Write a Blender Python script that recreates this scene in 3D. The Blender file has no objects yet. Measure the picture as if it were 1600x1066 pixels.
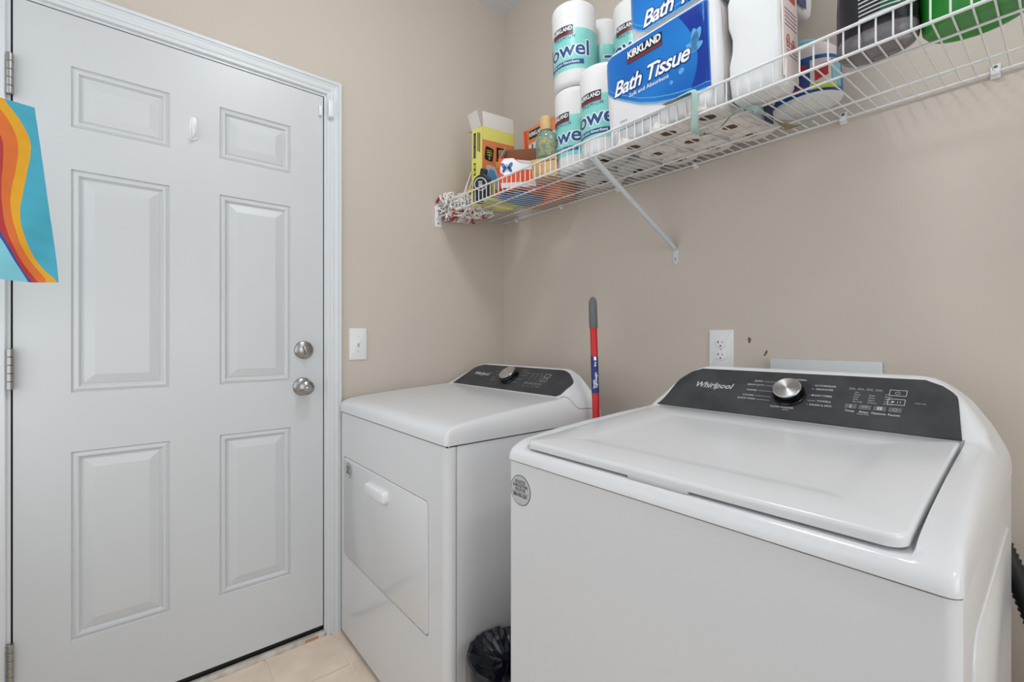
import bpy, bmesh, math, random
from mathutils import Matrix, Vector

random.seed(7)
SC = bpy.context.scene
COL = SC.collection
PI = math.pi

# ------------------------------------------------------------------ camera, world, exposure
cd = bpy.data.cameras.new('camera')
cam = bpy.data.objects.new('camera', cd)
COL.objects.link(cam)
cam.location = (1.8117, -1.4552, 1.134)
cam.rotation_euler = (PI / 2, 0, math.radians(50.23))
cd.sensor_width = 36.0
cd.lens = 717.0 / 1600.0 * 36.0
cd.shift_y = -0.002
cd.clip_start = 0.02
SC.camera = cam
w = bpy.data.worlds.new('world')
SC.world = w
w.use_nodes = True
w.node_tree.nodes['Background'].inputs[0].default_value = (0.8, 0.9, 1.0, 1)
w.node_tree.nodes['Background'].inputs[1].default_value = 0.02
SC.view_settings.view_transform = 'Standard'
SC.view_settings.look = 'None'
SC.view_settings.exposure = -0.15
SC.view_settings.gamma = 1.0
SC.view_settings.use_curve_mapping = False
LAMP, LAMP_FAR = 46.0, 38.0       # emission of the near and the far ceiling lamp's glass
LAMP_RGB = (0.925, 0.967, 1.0)


# two fill lights added for brightness: centre, width, height, turn about z, watts
FILL_LIGHTS = [((0.72, -2.02, 1.35), 1.30, 1.30, 0.0, 7.0), ((3.427, -1.15, 1.30), 1.20, 1.30, PI / 2, 15.0)]
for loc_, w_, h_, rz_, e_ in FILL_LIGHTS:
    ld = bpy.data.lights.new('window_daylight', 'AREA')
    ld.shape = 'RECTANGLE'
    ld.size, ld.size_y = w_, h_
    ld.energy = e_
    ld.color = (0.94, 0.975, 1.0)
    lo_ = bpy.data.objects.new('window_daylight', ld)
    COL.objects.link(lo_)
    lo_.matrix_world = Matrix.Translation(loc_) @ Matrix.Rotation(rz_, 4, 'Z') @ Matrix.Translation((0, 0.02, 0)) @ Matrix.Rotation(PI / 2, 4, 'X')


# ------------------------------------------------------------------ materials
def lin(c):
    c = c / 255.0
    return c / 12.92 if c <= 0.04045 else ((c + 0.055) / 1.055) ** 2.4


def rgb(*c):
    return (lin(c[0]), lin(c[1]), lin(c[2]), 1.0)


def mat(name, c, rough=0.5, metal=0.0, var=0.0, vscale=8.0, bump=0.0, bscale=200.0, trans=0.0, alpha=1.0, spec=0.5,
        coat=0.0, sss=0.0, aniso=0.0, c2=None, vdetail=4.0):
    m = bpy.data.materials.new(name)
    m.use_nodes = True
    nt = m.node_tree
    b = nt.nodes['Principled BSDF']
    b.inputs['Base Color'].default_value = rgb(*c)
    b.inputs['Roughness'].default_value = rough
    b.inputs['Metallic'].default_value = metal
    b.inputs['Specular IOR Level'].default_value = spec
    b.inputs['Transmission Weight'].default_value = trans
    b.inputs['Alpha'].default_value = alpha
    b.inputs['Coat Weight'].default_value = coat
    b.inputs['Coat Roughness'].default_value = 0.08
    b.inputs['Subsurface Weight'].default_value = sss
    b.inputs['Anisotropic'].default_value = aniso
    tc = nt.nodes.new('ShaderNodeTexCoord')
    if var > 0 or c2:
        n = nt.nodes.new('ShaderNodeTexNoise')
        n.inputs['Scale'].default_value = vscale
        n.inputs['Detail'].default_value = vdetail
        nt.links.new(tc.outputs['Object'], n.inputs['Vector'])
        r = nt.nodes.new('ShaderNodeValToRGB')
        a = rgb(*c)
        e = rgb(*c2) if c2 else tuple(max(0, x * (1 - var)) for x in a[:3]) + (1,)
        r.color_ramp.elements[0].position = 0.35
        r.color_ramp.elements[1].position = 0.65
        r.color_ramp.elements[0].color = e
        r.color_ramp.elements[1].color = a
        nt.links.new(n.outputs['Fac'], r.inputs['Fac'])
        nt.links.new(r.outputs['Color'], b.inputs['Base Color'])
    if bump > 0:
        n2 = nt.nodes.new('ShaderNodeTexNoise')
        n2.inputs['Scale'].default_value = bscale
        n2.inputs['Detail'].default_value = 3.0
        nt.links.new(tc.outputs['Object'], n2.inputs['Vector'])
        bp = nt.nodes.new('ShaderNodeBump')
        bp.inputs['Strength'].default_value = bump
        bp.inputs['Distance'].default_value = 0.002
        nt.links.new(n2.outputs['Fac'], bp.inputs['Height'])
        nt.links.new(bp.outputs['Normal'], b.inputs['Normal'])
    return m


M = {}
M['wall'] = mat('beige_wall_paint', (208, 196, 183), 0.6, var=0.03, vscale=1.6, bump=0.12, bscale=140)
M['wall2'] = mat('pale_grey_wall_paint', (204, 207, 210), 0.6, bump=0.12, bscale=140)
M['ceiling'] = mat('textured_ceiling_paint', (226, 228, 232), 0.9, bump=1.0, bscale=110, var=0.05, vscale=120)
M['door'] = mat('white_door_paint', (211, 213, 214), 0.36, var=0.025, vscale=3, bump=0.03, bscale=60)
M['trim'] = mat('white_trim_paint', (220, 223, 225), 0.35)
M['dark'] = mat('black_gap_rubber', (14, 14, 15), 0.7)
M['grout'] = mat('pale_grout', (244, 230, 212), 0.9, var=0.1, vscale=60)
M['tile'] = mat('beige_stone_tile', (244, 226, 208), 0.45, c2=(230, 208, 188), vscale=9, bump=0.1, bscale=50)
M['appl'] = mat('white_appliance_enamel', (224, 224, 225), 0.16, spec=0.5, var=0.012, vscale=2)
M['applside'] = mat('white_appliance_side_enamel', (222, 222, 223), 0.16, spec=0.5)
M['plastic'] = mat('white_plastic', (236, 236, 236), 0.32)
M['panel'] = mat('charcoal_console_film', (62, 62, 64), 0.45, c2=(74, 74, 76), vscale=14, vdetail=8, spec=0.10)
M['print'] = mat('pale_grey_print', (205, 205, 205), 0.5)
M['printdim'] = mat('dim_grey_print', (140, 140, 142), 0.5)
M['key'] = mat('grey_touch_key', (92, 92, 95), 0.4)
M['chrome'] = mat('brushed_steel', (205, 205, 205), 0.24, 1.0, aniso=0.8)
_nt = M['chrome'].node_tree
_tg = _nt.nodes.new('ShaderNodeTangent')
_tg.direction_type = 'RADIAL'
_tg.axis = 'Z'
_nt.nodes['Principled BSDF'].inputs['Anisotropic Rotation'].default_value = 0.25
_nt.links.new(_tg.outputs['Tangent'], _nt.nodes['Principled BSDF'].inputs['Tangent'])
M['nickel'] = mat('satin_nickel', (168, 166, 163), 0.3, 1.0)
M['darkchrome'] = mat('dark_chrome', (60, 60, 62), 0.15, 1.0)
M['black'] = mat('black_plastic', (22, 22, 23), 0.35)
M['wire'] = mat('white_coated_wire', (232, 232, 232), 0.4)
M['brace'] = mat('grey_white_brace', (208, 211, 213), 0.4)
M['red'] = mat('red_glossy_pole', (196, 16, 20), 0.3)
M['grip'] = mat('grey_rubber_grip', (98, 98, 100), 0.6)
M['navy'] = mat('navy_label', (22, 36, 110), 0.4)
M['ink'] = mat('dark_ink', (58, 58, 62), 0.5)
M['stickergrey'] = mat('pale_grey_sticker', (192, 192, 192), 0.5)
M['paper'] = mat('white_tissue_paper', (228, 226, 224), 0.75, bump=0.25, bscale=90)
M['tissue'] = mat('cream_tissue_paper', (250, 242, 233), 0.75, bump=0.15, bscale=90)
M['film'] = mat('glossy_white_film', (232, 231, 232), 0.3, bump=0.15, bscale=22)
M['pinkfilm'] = mat('pinkish_white_film', (238, 228, 226), 0.4, bump=0.25, bscale=20)
M['core'] = mat('grey_card_core', (150, 132, 116), 0.9)
M['corein'] = mat('brown_card_core_inside', (112, 94, 80), 0.9)
M['mint'] = mat('mint_printed_film', (146, 216, 206), 0.32, c2=(128, 205, 196), vscale=18, bump=0.35, bscale=28)
M['towelblue'] = mat('deep_blue_ink', (30, 78, 128), 0.4)
M['white'] = mat('white_ink', (246, 246, 248), 0.45)
M['banner'] = mat('black_banner_ink', (38, 34, 40), 0.4)
M['bannerred'] = mat('maroon_banner_ink', (122, 40, 42), 0.4)
M['blue'] = mat('royal_blue_print', (10, 90, 180), 0.28, c2=(34, 134, 212), vscale=4, vdetail=1)
M['deepblue'] = mat('navy_print', (30, 44, 112), 0.35)
M['lightblue'] = mat('pale_blue_print', (96, 168, 222), 0.35)
M['outline'] = mat('dark_blue_outline', (12, 50, 120), 0.4)
M['jug'] = mat('milky_white_plastic', (238, 239, 238), 0.3, sss=0.1)
M['pinklabel'] = mat('pale_pink_label', (238, 224, 218), 0.45)
M['redink'] = mat('red_ink', (196, 60, 62), 0.5)
M['mauve'] = mat('mauve_ink', (150, 100, 140), 0.5)
M['teal'] = mat('teal_translucent_lid', (108, 186, 206), 0.25, c2=(150, 208, 218), vscale=20)
M['labelred'] = mat('bright_red_label', (216, 34, 34), 0.4)
M['labelblue'] = mat('violet_blue_label', (64, 78, 150), 0.4)
M['royal'] = mat('cobalt_label', (14, 60, 140), 0.4, c2=(24, 110, 180), vscale=16)
M['yellow'] = mat('lemon_yellow_card', (234, 227, 118), 0.5)
M['yellow2'] = mat('warm_yellow_plastic', (240, 186, 52), 0.4)
M['lime'] = mat('lime_print', (200, 214, 70), 0.5)
M['darkpurple'] = mat('dark_purple_clear_plastic', (92, 76, 88), 0.12, c2=(60, 46, 56), vscale=9, trans=0.35)
M['greybase'] = mat('grey_clear_plastic', (150, 146, 152), 0.2, c2=(118, 114, 112), vscale=12, trans=0.3)
M['blacklabel'] = mat('black_label', (24, 26, 30), 0.3)
M['greenlabel'] = mat('forest_green_label', (14, 84, 52), 0.4)
M['green'] = mat('bright_green_plastic', (40, 150, 48), 0.35)
M['ribbon'] = mat('mint_ribbon', (176, 206, 196), 0.7, bump=0.4, bscale=900)
M['ribbonback'] = mat('tan_ribbon_back', (150, 128, 96), 0.8)
M['orange'] = mat('orange_card', (232, 84, 34), 0.45)
M['salmon'] = mat('salmon_orange_card', (226, 132, 84), 0.5)
M['card'] = mat('brown_cardboard', (150, 98, 66), 0.85)
M['cardlight'] = mat('white_card_inside', (226, 220, 212), 0.8)
M['cardtan'] = mat('tan_cardboard', (196, 164, 138), 0.85)
M['wood'] = mat('pale_wood', (214, 176, 122), 0.55, c2=(198, 156, 100), vscale=30)
M['glass'] = mat('green_tinted_glass', (176, 204, 190), 0.08, c2=(120, 166, 148), vscale=40, trans=0.5)
M['floral'] = mat('tan_and_green_floral_print', (176, 158, 112), 0.5, c2=(86, 132, 104), vscale=70, vdetail=6)
M['butterfly'] = mat('blue_butterfly_ink', (84, 128, 188), 0.5, c2=(54, 84, 140), vscale=60)
M['cyan'] = mat('cyan_film', (60, 150, 190), 0.35, c2=(40, 90, 180), vscale=12)
M['pink'] = mat('coral_pink_film', (232, 96, 110), 0.4)
M['mop'] = mat('white_mop_yarn', (246, 240, 236), 0.9)
M['mopred'] = mat('red_mop_yarn', (186, 66, 66), 0.9)
M['bag'] = mat('black_bin_bag_film', (24, 27, 38), 0.22)
M['bin'] = mat('grey_bin_plastic', (176, 174, 172), 0.4)
M['flagcyan'] = mat('turquoise_cloth', (60, 152, 172), 0.75, bump=0.3, bscale=40)
M['flagpale'] = mat('pale_turquoise_cloth', (118, 186, 198), 0.75, bump=0.3, bscale=40)
M['flagyellow'] = mat('golden_yellow_cloth', (208, 150, 16), 0.75, bump=0.3, bscale=40)
M['flagorange'] = mat('orange_cloth', (202, 100, 36), 0.75, bump=0.3, bscale=40)
M['flagred'] = mat('red_cloth', (166, 44, 46), 0.75, bump=0.3, bscale=40)
M['flagnavy'] = mat('navy_cloth', (52, 66, 132), 0.75, bump=0.3, bscale=40)
M['rubber'] = mat('black_hose_rubber', (18, 18, 18), 0.55)
M['stain'] = mat('brown_scuff', (104, 92, 82), 0.9)
M['worn'] = mat('worn_white_wood', (222, 216, 208), 0.6, c2=(196, 186, 176), vscale=30)
M['bare'] = mat('bare_orange_wood', (196, 138, 100), 0.7)
M['aluminium'] = mat('dull_grey_sill', (96, 94, 92), 0.5, 0.3)
M['windowpane'] = mat('bright_window_pane', (235, 240, 245), 0.05, spec=0.5)  # pane behind each added fill light
M['brass'] = mat('aged_fixture_metal', (190, 186, 176), 0.3, 1.0)
for _k, _s in (('lamp', LAMP), ('lampfar', LAMP_FAR)):
    lampm = bpy.data.materials.new('glowing_lamp_glass')
    lampm.use_nodes = True
    lb = lampm.node_tree.nodes['Principled BSDF']
    lb.inputs['Emission Color'].default_value = LAMP_RGB + (1,)
    lb.inputs['Emission Strength'].default_value = _s
    M[_k] = lampm


# ------------------------------------------------------------------ mesh helpers
def tag(o, label=None, cat=None, group=None, kind=None):
    if label:
        o['label'] = label
    if cat:
        o['category'] = cat
    if group:
        o['group'] = group
    if kind:
        o['kind'] = kind
    return o


def empty(name, loc=(0, 0, 0), M4=None):
    o = bpy.data.objects.new(name, None)
    o.empty_display_size = 0.05
    COL.objects.link(o)
    if M4 is not None:
        o.matrix_world = M4
    else:
        o.location = loc
    return o


class B:
    """collects shapes, then links them as one mesh object"""

    def __init__(self):
        self.bm = bmesh.new()

    def _merge(self, t, mi=0, mtx=None):
        if mtx is not None:
            t.transform(mtx)
        me = bpy.data.meshes.new('tmp')
        t.to_mesh(me)
        t.free()
        n = len(self.bm.faces)
        self.bm.from_mesh(me)
        self.bm.faces.ensure_lookup_table()
        for i in range(n, len(self.bm.faces)):
            self.bm.faces[i].material_index = mi
        bpy.data.meshes.remove(me)

    def box(self, lo, hi, bevel=0.0, seg=2, mi=0, mtx=None):
        t = bmesh.new()
        bmesh.ops.create_cube(t, size=1.0)
        for v in t.verts:
            v.co = Vector([lo[i] + (hi[i] - lo[i]) * (v.co[i] + 0.5) for i in range(3)])
        if bevel > 0:
            bmesh.ops.bevel(t, geom=list(t.edges), offset=bevel, segments=seg, profile=0.5, affect='EDGES')
        self._merge(t, mi, mtx)
        return self

    def lathe(self, prof, n=32, mi=0, mtx=None, cap0=False, cap1=False, sx=1.0, sy=1.0):
        t = bmesh.new()
        rings = []
        for r, z in prof:
            rings.append([t.verts.new((r * sx * math.cos(2 * PI * k / n), r * sy * math.sin(2 * PI * k / n), z)) for k in range(n)])
        for a, b in zip(rings, rings[1:]):
            for k in range(n):
                t.faces.new((a[k], a[(k + 1) % n], b[(k + 1) % n], b[k]))
        if cap0:
            t.faces.new(list(reversed(rings[0])))
        if cap1:
            t.faces.new(rings[-1])
        self._merge(t, mi, mtx)
        return self

    def tube(self, pts, r, n=8, mi=0, mtx=None, cap=True, flat=1.0):
        pts = [Vector(p) for p in pts]
        t = bmesh.new()
        rings = []
        prev = None
        for i, p in enumerate(pts):
            d = (pts[min(i + 1, len(pts) - 1)] - pts[max(i - 1, 0)]).normalized()
            if prev is None:
                up = Vector((0, 0, 1)) if abs(d.z) < 0.9 else Vector((1, 0, 0))
                u = d.cross(up).normalized()
            else:
                u = (prev - d * prev.dot(d)).normalized()
            prev = u
            v = d.cross(u)
            rr = r[i] if isinstance(r, (list, tuple)) else r
            rings.append([t.verts.new(p + rr * (u * math.cos(2 * PI * k / n) + v * math.sin(2 * PI * k / n) * flat)) for k in range(n)])
        for a, b in zip(rings, rings[1:]):
            for k in range(n):
                t.faces.new((a[k], a[(k + 1) % n], b[(k + 1) % n], b[k]))
        if cap:
            t.faces.new(list(reversed(rings[0])))
            t.faces.new(rings[-1])
        self._merge(t, mi, mtx)
        return self

    def prism(self, poly, z0, z1, mi=0, mtx=None, bevel=0.0, seg=2):
        t = bmesh.new()
        vs = [t.verts.new((x, y, z0)) for x, y in poly]
        f = t.faces.new(vs)
        r = bmesh.ops.extrude_face_region(t, geom=[f])
        nv = [g for g in r['geom'] if isinstance(g, bmesh.types.BMVert)]
        for v in nv:
            v.co.z = z1
        bmesh.ops.recalc_face_normals(t, faces=list(t.faces))
        if bevel > 0:
            es = [e for e in t.edges if all(abs(v.co.z - z1) < 1e-7 for v in e.verts)]
            bmesh.ops.bevel(t, geom=es, offset=bevel, segments=seg, profile=0.5, affect='EDGES')
        self._merge(t, mi, mtx)
        return self

    def rings(self, rs, mi=0, mtx=None, cap0=True, cap1=True, closed=True):
        """loft through rings of equal point counts"""
        t = bmesh.new()
        rr = [[t.verts.new(p) for p in r] for r in rs]
        n = len(rr[0])
        for a, b in zip(rr, rr[1:]):
            for k in range(n if closed else n - 1):
                t.faces.new((a[k], a[(k + 1) % n], b[(k + 1) % n], b[k]))
        if cap0:
            t.faces.new(list(reversed(rr[0])))
        if cap1:
            t.faces.new(rr[-1])
        bmesh.ops.recalc_face_normals(t, faces=list(t.faces))
        self._merge(t, mi, mtx)
        return self

    def grid(self, rows, mi=0, mtx=None, mif=None):
        t = bmesh.new()
        rr = [[t.verts.new(p) for p in r] for r in rows]
        for i in range(len(rr) - 1):
            for k in range(len(rr[0]) - 1):
                t.faces.new((rr[i][k], rr[i][k + 1], rr[i + 1][k + 1], rr[i + 1][k]))
        if mif:
            me = bpy.data.meshes.new('tmp')
            for i, f in enumerate(t.faces):
                f.material_index = mif(i // (len(rr[0]) - 1), i % (len(rr[0]) - 1))
            if mtx is not None:
                t.transform(mtx)
            t.to_mesh(me)
            t.free()
            self.bm.from_mesh(me)
            bpy.data.meshes.remove(me)
        else:
            self._merge(t, mi, mtx)
        return self

    def poly(self, pts, mi=0, mtx=None):
        t = bmesh.new()
        t.faces.new([t.verts.new(p) for p in pts])
        self._merge(t, mi, mtx)
        return self

    def text(self, s, size, mtx, off=0.0, shear=0.0, align='CENTER', sx=1.0, bend=0.0, lift=0.0, mi=0, spacing=1.0, res=2):
        c = bpy.data.curves.new('t', 'FONT')
        c.body = s
        c.size = size
        c.align_x = align
        c.align_y = 'CENTER'
        c.offset = off
        c.shear = shear
        c.space_character = spacing
        c.resolution_u = res
        o = bpy.data.objects.new('t', c)
        me = bpy.data.meshes.new_from_object(o)
        t = bmesh.new()
        t.from_mesh(me)
        bpy.data.objects.remove(o)
        bpy.data.curves.remove(c)
        bpy.data.meshes.remove(me)
        for v in t.verts:
            v.co.x *= sx
            v.co.z += lift
        if bend:
            x0_, x1_ = min(v.co.x for v in t.verts), max(v.co.x for v in t.verts)
            for k in range(1, 48):
                xx = x0_ + (x1_ - x0_) * k / 48
                bmesh.ops.bisect_plane(t, geom=list(t.verts) + list(t.edges) + list(t.faces), plane_co=(xx, 0, 0), plane_no=(1, 0, 0))
            for v in t.verts:      # wrap about a cylinder of radius bend: x runs round, y up the axis
                a = v.co.x / bend
                rr = bend + v.co.z
                v.co = Vector((rr * math.sin(a), v.co.y, rr * math.cos(a)))
        self._merge(t, mi, mtx)
        return self

    def build(self, name, mats, parent=None, sharp=40, smooth=True, loc=None):
        me = bpy.data.meshes.new(name)
        bmesh.ops.remove_doubles(self.bm, verts=list(self.bm.verts), dist=1e-6)
        self.bm.to_mesh(me)
        self.bm.free()
        if not isinstance(mats, (list, tuple)):
            mats = [mats]
        for m in mats:
            me.materials.append(M[m] if isinstance(m, str) else m)
        if smooth:
            me.polygons.foreach_set('use_smooth', [True] * len(me.polygons))
            me.set_sharp_from_angle(angle=math.radians(sharp))
        o = bpy.data.objects.new(name, me)
        COL.objects.link(o)
        if parent is not None:
            o.parent = parent
        if loc is not None:
            o.location = loc
        return o


def share(o, name, parent, loc=None, M4=None):
    c = bpy.data.objects.new(name, o.data)
    COL.objects.link(c)
    c.parent = parent
    if loc is not None:
        c.location = loc
    if M4 is not None:
        c.matrix_local = M4
    return c


def kids(o):
    return [x for x in COL.objects if x.parent == o]


def copy_tree(o, parent=None):
    c = o.copy()
    COL.objects.link(c)
    c.parent = parent
    for ch in kids(o):
        copy_tree(ch, c)
    return c


def T(x, y, z):
    return Matrix.Translation((x, y, z))


def R(a, ax):
    return Matrix.Rotation(a, 4, ax)


def frame(o, u, v):
    """matrix whose local x, y run along u, v and z = u x v"""
    u = Vector(u).normalized()
    v = Vector(v).normalized()
    n = u.cross(v)
    m = Matrix((u, v, n)).transposed().to_4x4()
    m.translation = Vector(o)
    return m


def roundpoly(corners, r, n=5):
    out = []
    k = len(corners)
    for i in range(k):
        p = Vector(corners[i])
        a = (Vector(corners[i - 1]) - p).normalized()
        b = (Vector(corners[(i + 1) % k]) - p).normalized()
        rr = r[i] if isinstance(r, (list, tuple)) else r
        if rr <= 0:
            out += [tuple(p)]
            continue
        ang = a.angle(b)
        d = rr / math.tan(ang / 2)
        c = p + (a + b).normalized() * (rr / math.sin(ang / 2))
        s, e = p + a * d, p + b * d
        s0, e0 = s - c, e - c
        a0 = math.atan2(s0.y, s0.x)
        da = math.atan2(e0.y, e0.x) - a0
        while da > PI:
            da -= 2 * PI
        while da < -PI:
            da += 2 * PI
        for j in range(n + 1):
            t = a0 + da * j / n
            out.append((c.x + rr * math.cos(t), c.y + rr * math.sin(t)))
    return out


def circle(r, n=24, cx=0, cy=0, sy=1.0):
    return [(cx + r * math.cos(2 * PI * k / n), cy + r * sy * math.sin(2 * PI * k / n)) for k in range(n)]


def plate_with_hole(b, outer, inner, z0, z1, mi=0, mtx=None):
    t = bmesh.new()
    es = []
    for lp in (outer, inner):
        vs = [t.verts.new((x, y, z0)) for x, y in lp]
        es += [t.edges.new((vs[i], vs[(i + 1) % len(vs)])) for i in range(len(vs))]
    bmesh.ops.triangle_fill(t, use_beauty=True, edges=es)
    fs = list(t.faces)
    r = bmesh.ops.extrude_face_region(t, geom=fs)
    for g in r['geom']:
        if isinstance(g, bmesh.types.BMVert):
            g.co.z = z1
    bmesh.ops.recalc_face_normals(t, faces=list(t.faces))
    b._merge(t, mi, mtx)


# ------------------------------------------------------------------ room shell
RX, RY, RZ = 3.427, -2.02, 2.765     # room: x 0..RX, y RY..0, z 0..RZ
DL, DR, DT = -1.698, -0.888, 2.059  # door slab edges along y, top

b = B()
b.box((-0.12, RY - 0.1, -0.05), (0, DL - 0.016, RZ))
b.box((-0.12, DR + 0.016, -0.05), (0, 0.1, RZ))
b.box((-0.12, DL - 0.016, DT + 0.016), (0, DR + 0.016, RZ))
wl = tag(b.build('wall_left', 'wall', smooth=False), 'beige painted wall holding the white panelled door', kind='structure')
wb = tag(B().box((0, 0, -0.05), (RX + 0.1, 0.1, RZ)).build('wall_back', 'wall', smooth=False), 'beige painted wall behind the laundry machines', kind='structure')
tag(B().box((RX, RY, -0.05), (RX + 0.1, 0, RZ)).build('wall_right', 'wall2', smooth=False), kind='structure')
tag(B().box((0, RY - 0.1, -0.05), (RX + 0.1, RY, RZ)).build('wall_front', 'wall2', smooth=False), kind='structure')
tag(B().box((-0.12, RY - 0.1, RZ), (RX + 0.1, 0.1, RZ + 0.08)).build('ceiling', 'ceiling', smooth=False), 'rough textured white ceiling', kind='structure')

fl = B().box((0, RY, -0.05), (RX, 0, -0.003)).build('floor', 'grout', smooth=False)
tag(fl, 'beige square floor tiles with pale grout joints', kind='structure')
P_ = 0.229
tiles = {}
for i in range(0, 16):
    for j in range(-6, 5):
        x0, x1 = 0.221 + P_ * (i - 1), 0.221 + P_ * i
        y0, y1 = -0.862 + P_ * j, -0.862 + P_ * (j + 1)
        x0, x1, y0, y1 = max(x0, 0), min(x1, RX), max(y0, RY), min(y1, 0)
        if x1 - x0 < 0.02 or y1 - y0 < 0.02:
            continue
        wd, dp = round(x1 - x0, 3), round(y1 - y0, 3)
        g = 0.003
        if (wd, dp) not in tiles:
            o = B().box((g, g, -0.003), (wd - g, dp - g, 0.0), bevel=0.0015, seg=1).build('tile', 'tile', fl)
            tiles[(wd, dp)] = o
            o.location = (x0, y0, 0)
        else:
            share(tiles[(wd, dp)], 'tile', fl, (x0, y0, 0))

# ------------------------------------------------------------------ door
CZ = [0.04, 0.269, 0.811, 0.980, 1.620, 1.740, 1.914, DT]
CY = [DL, -1.585, -1.358, -1.224, -1.002, DR]
b = B()
for i in range(5):
    for j in range(7):
        if i in (1, 3) and j in (1, 3, 5):
            continue
        b.poly([(0, CY[i], CZ[j]), (0, CY[i + 1], CZ[j]), (0, CY[i + 1], CZ[j + 1]), (0, CY[i], CZ[j + 1])])
b.box((-0.044, DL, 0.04), (-0.012, DR, DT))
for q in ([(0, DL, 0.04), (-0.012, DL, 0.04), (-0.012, DL, DT), (0, DL, DT)], [(0, DR, 0.04), (-0.012, DR, 0.04), (-0.012, DR, DT), (0, DR, DT)],
          [(0, DL, 0.04), (-0.012, DL, 0.04), (-0.012, DR, 0.04), (0, DR, 0.04)], [(0, DL, DT), (-0.012, DL, DT), (-0.012, DR, DT), (0, DR, DT)]):
    b.poly(q)
bmesh.ops.remove_doubles(b.bm, verts=list(b.bm.verts), dist=1e-6)
bmesh.ops.recalc_face_normals(b.bm, faces=list(b.bm.faces))
door = tag(b.build('door_1', 'door', smooth=False), 'white six panel entry door with steel knob and deadbolt', kind='structure')
PROF = [(0, 0), (0.0025, -0.0055), (0.006, -0.0035), (0.011, -0.0012), (0.016, -0.002), (0.0195, -0.0065), (0.0215, -0.0095), (0.0245, -0.0095),
        (0.0255, -0.0075), (0.049, -0.0015), (0.051, -0.0010)]
for i in (1, 3):
    for j in (1, 3, 5):
        y0, y1, z0, z1 = CY[i], CY[i + 1], CZ[j], CZ[j + 1]
        b = B()
        b.rings([[(h, y0 + o, z0 + o), (h, y1 - o, z0 + o), (h, y1 - o, z1 - o), (h, y0 + o, z1 - o)] for o, h in PROF], cap0=False)
        b.build('raised_panel', 'door', door, sharp=14)
# hinges
h0 = None
for zc in (1.843, 1.053, 0.263):
    b = B()
    b.box((0.0005, -0.004, -0.053), (0.003, 0.028 - 0.03, 0.053))
    b.box((-0.002, -0.012, -0.053), (0.008, -0.002, 0.053), bevel=0.001)
    hg = b.build('hinge', 'nickel', door, loc=(0.0, -1.699, zc))
    for k in range(5):
        B().lathe([(0.0, -0.0105), (0.007, -0.0105), (0.0078, -0.0098), (0.0078, 0.0098), (0.007, 0.0105), (0.0, 0.0105)], 16,
                  mtx=T(0.0125, -0.003, -0.044 + 0.022 * k)).build('knuckle', 'nickel', hg)
# deadbolt
db = empty('deadbolt', (0, -0.958, 1.093))
db.parent = door
RY90 = R(PI / 2, 'Y')
B().lathe([(0.0, 0.016), (0.010, 0.0165), (0.027, 0.013), (0.0325, 0.008), (0.0335, 0.0), (0.0, 0.0)], 40, mtx=RY90).build('rose', 'nickel', db)
B().box((0.016, -0.0045, -0.017), (0.034, 0.0045, 0.017), bevel=0.002, mtx=R(0.35, 'X')).build('thumb_turn', 'nickel', db)
# knob
kb = empty('door_knob', (0, -0.962, 0.957))
kb.parent = door
B().lathe([(0.0, 0.012), (0.018, 0.012), (0.030, 0.008), (0.0335, 0.003), (0.034, 0.0), (0.0, 0.0)], 40, mtx=RY90).build('rose', 'nickel', kb)
B().lathe([(0.0, 0.064), (0.008, 0.064), (0.009, 0.066), (0.013, 0.066), (0.0145, 0.0645), (0.022, 0.062), (0.0265, 0.056), (0.028, 0.048), (0.0265, 0.040),
           (0.019, 0.030), (0.0125, 0.024), (0.012, 0.010)], 40, mtx=RY90).build('knob', 'nickel', kb)
B().box((0.063, -0.0065, -0.004), (0.0685, 0.0065, 0.004), bevel=0.0018).build('button', 'chrome', kb)
B().box((-0.03, DR - 0.001, 0.930), (-0.004, DR + 0.0016, 0.985)).build('latch_plate', 'black', door)
B().box((-0.03, DR - 0.001, 1.070), (-0.004, DR + 0.0016, 1.118)).build('bolt_plate', 'black', door)
# bottom sweep
B().box((-0.040, DL + 0.004, 0.026), (-0.006, DR - 0.004, 0.041)).build('door_sweep', 'dark', door)

# ------------------------------------------------------------------ frame and casing
b = B()
for y0, y1 in ((DL - 0.016, DL - 0.0045), (DR + 0.0045, DR + 0.016)):
    b.box((-0.12, y0, 0), (0.0, y1, DT + 0.004))
b.box((-0.12, DL - 0.016, DT + 0.004), (0.0, DR + 0.016, DT + 0.016))
jm = tag(b.build('trim_1', 'trim', smooth=False), 'white door jamb lining the doorway', kind='structure')
b = B()
b.box((-0.07, DL - 0.0045, 0.02), (-0.008, DL, DT))
b.box((-0.07, DR, 0.02), (-0.008, DR + 0.0045, DT))
b.box((-0.07, DL, DT), (-0.008, DR, DT + 0.004))
b.box((-0.075, DL - 0.004, 0.02), (-0.05, DR + 0.004, DT))
b.build('weatherstrip', 'dark', jm, smooth=False)
CP = [(0, 0), (0, 0.0075), (0.002, 0.0095), (0.011, 0.0100), (0.0115, 0.0085), (0.013, 0.0085), (0.014, 0.0105), (0.020, 0.0125), (0.026, 0.0118),
      (0.033, 0.0125), (0.038, 0.0150), (0.0405, 0.0150), (0.041, 0.0135), (0.0425, 0.0135), (0.043, 0.0165), (0.052, 0.0170), (0.054, 0.0155), (0.054, 0)]
cs = empty('trim_2')
tag(cs, 'white moulded casing around the door', kind='structure')
yr, yl, zt = DR + 0.012, DL - 0.012, DT + 0.013
B().rings([[(h, yr + w_, 0.0) for w_, h in CP], [(h, yr + w_, zt + w_) for w_, h in CP]]).build('casing', 'trim', cs, sharp=12)
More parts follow.
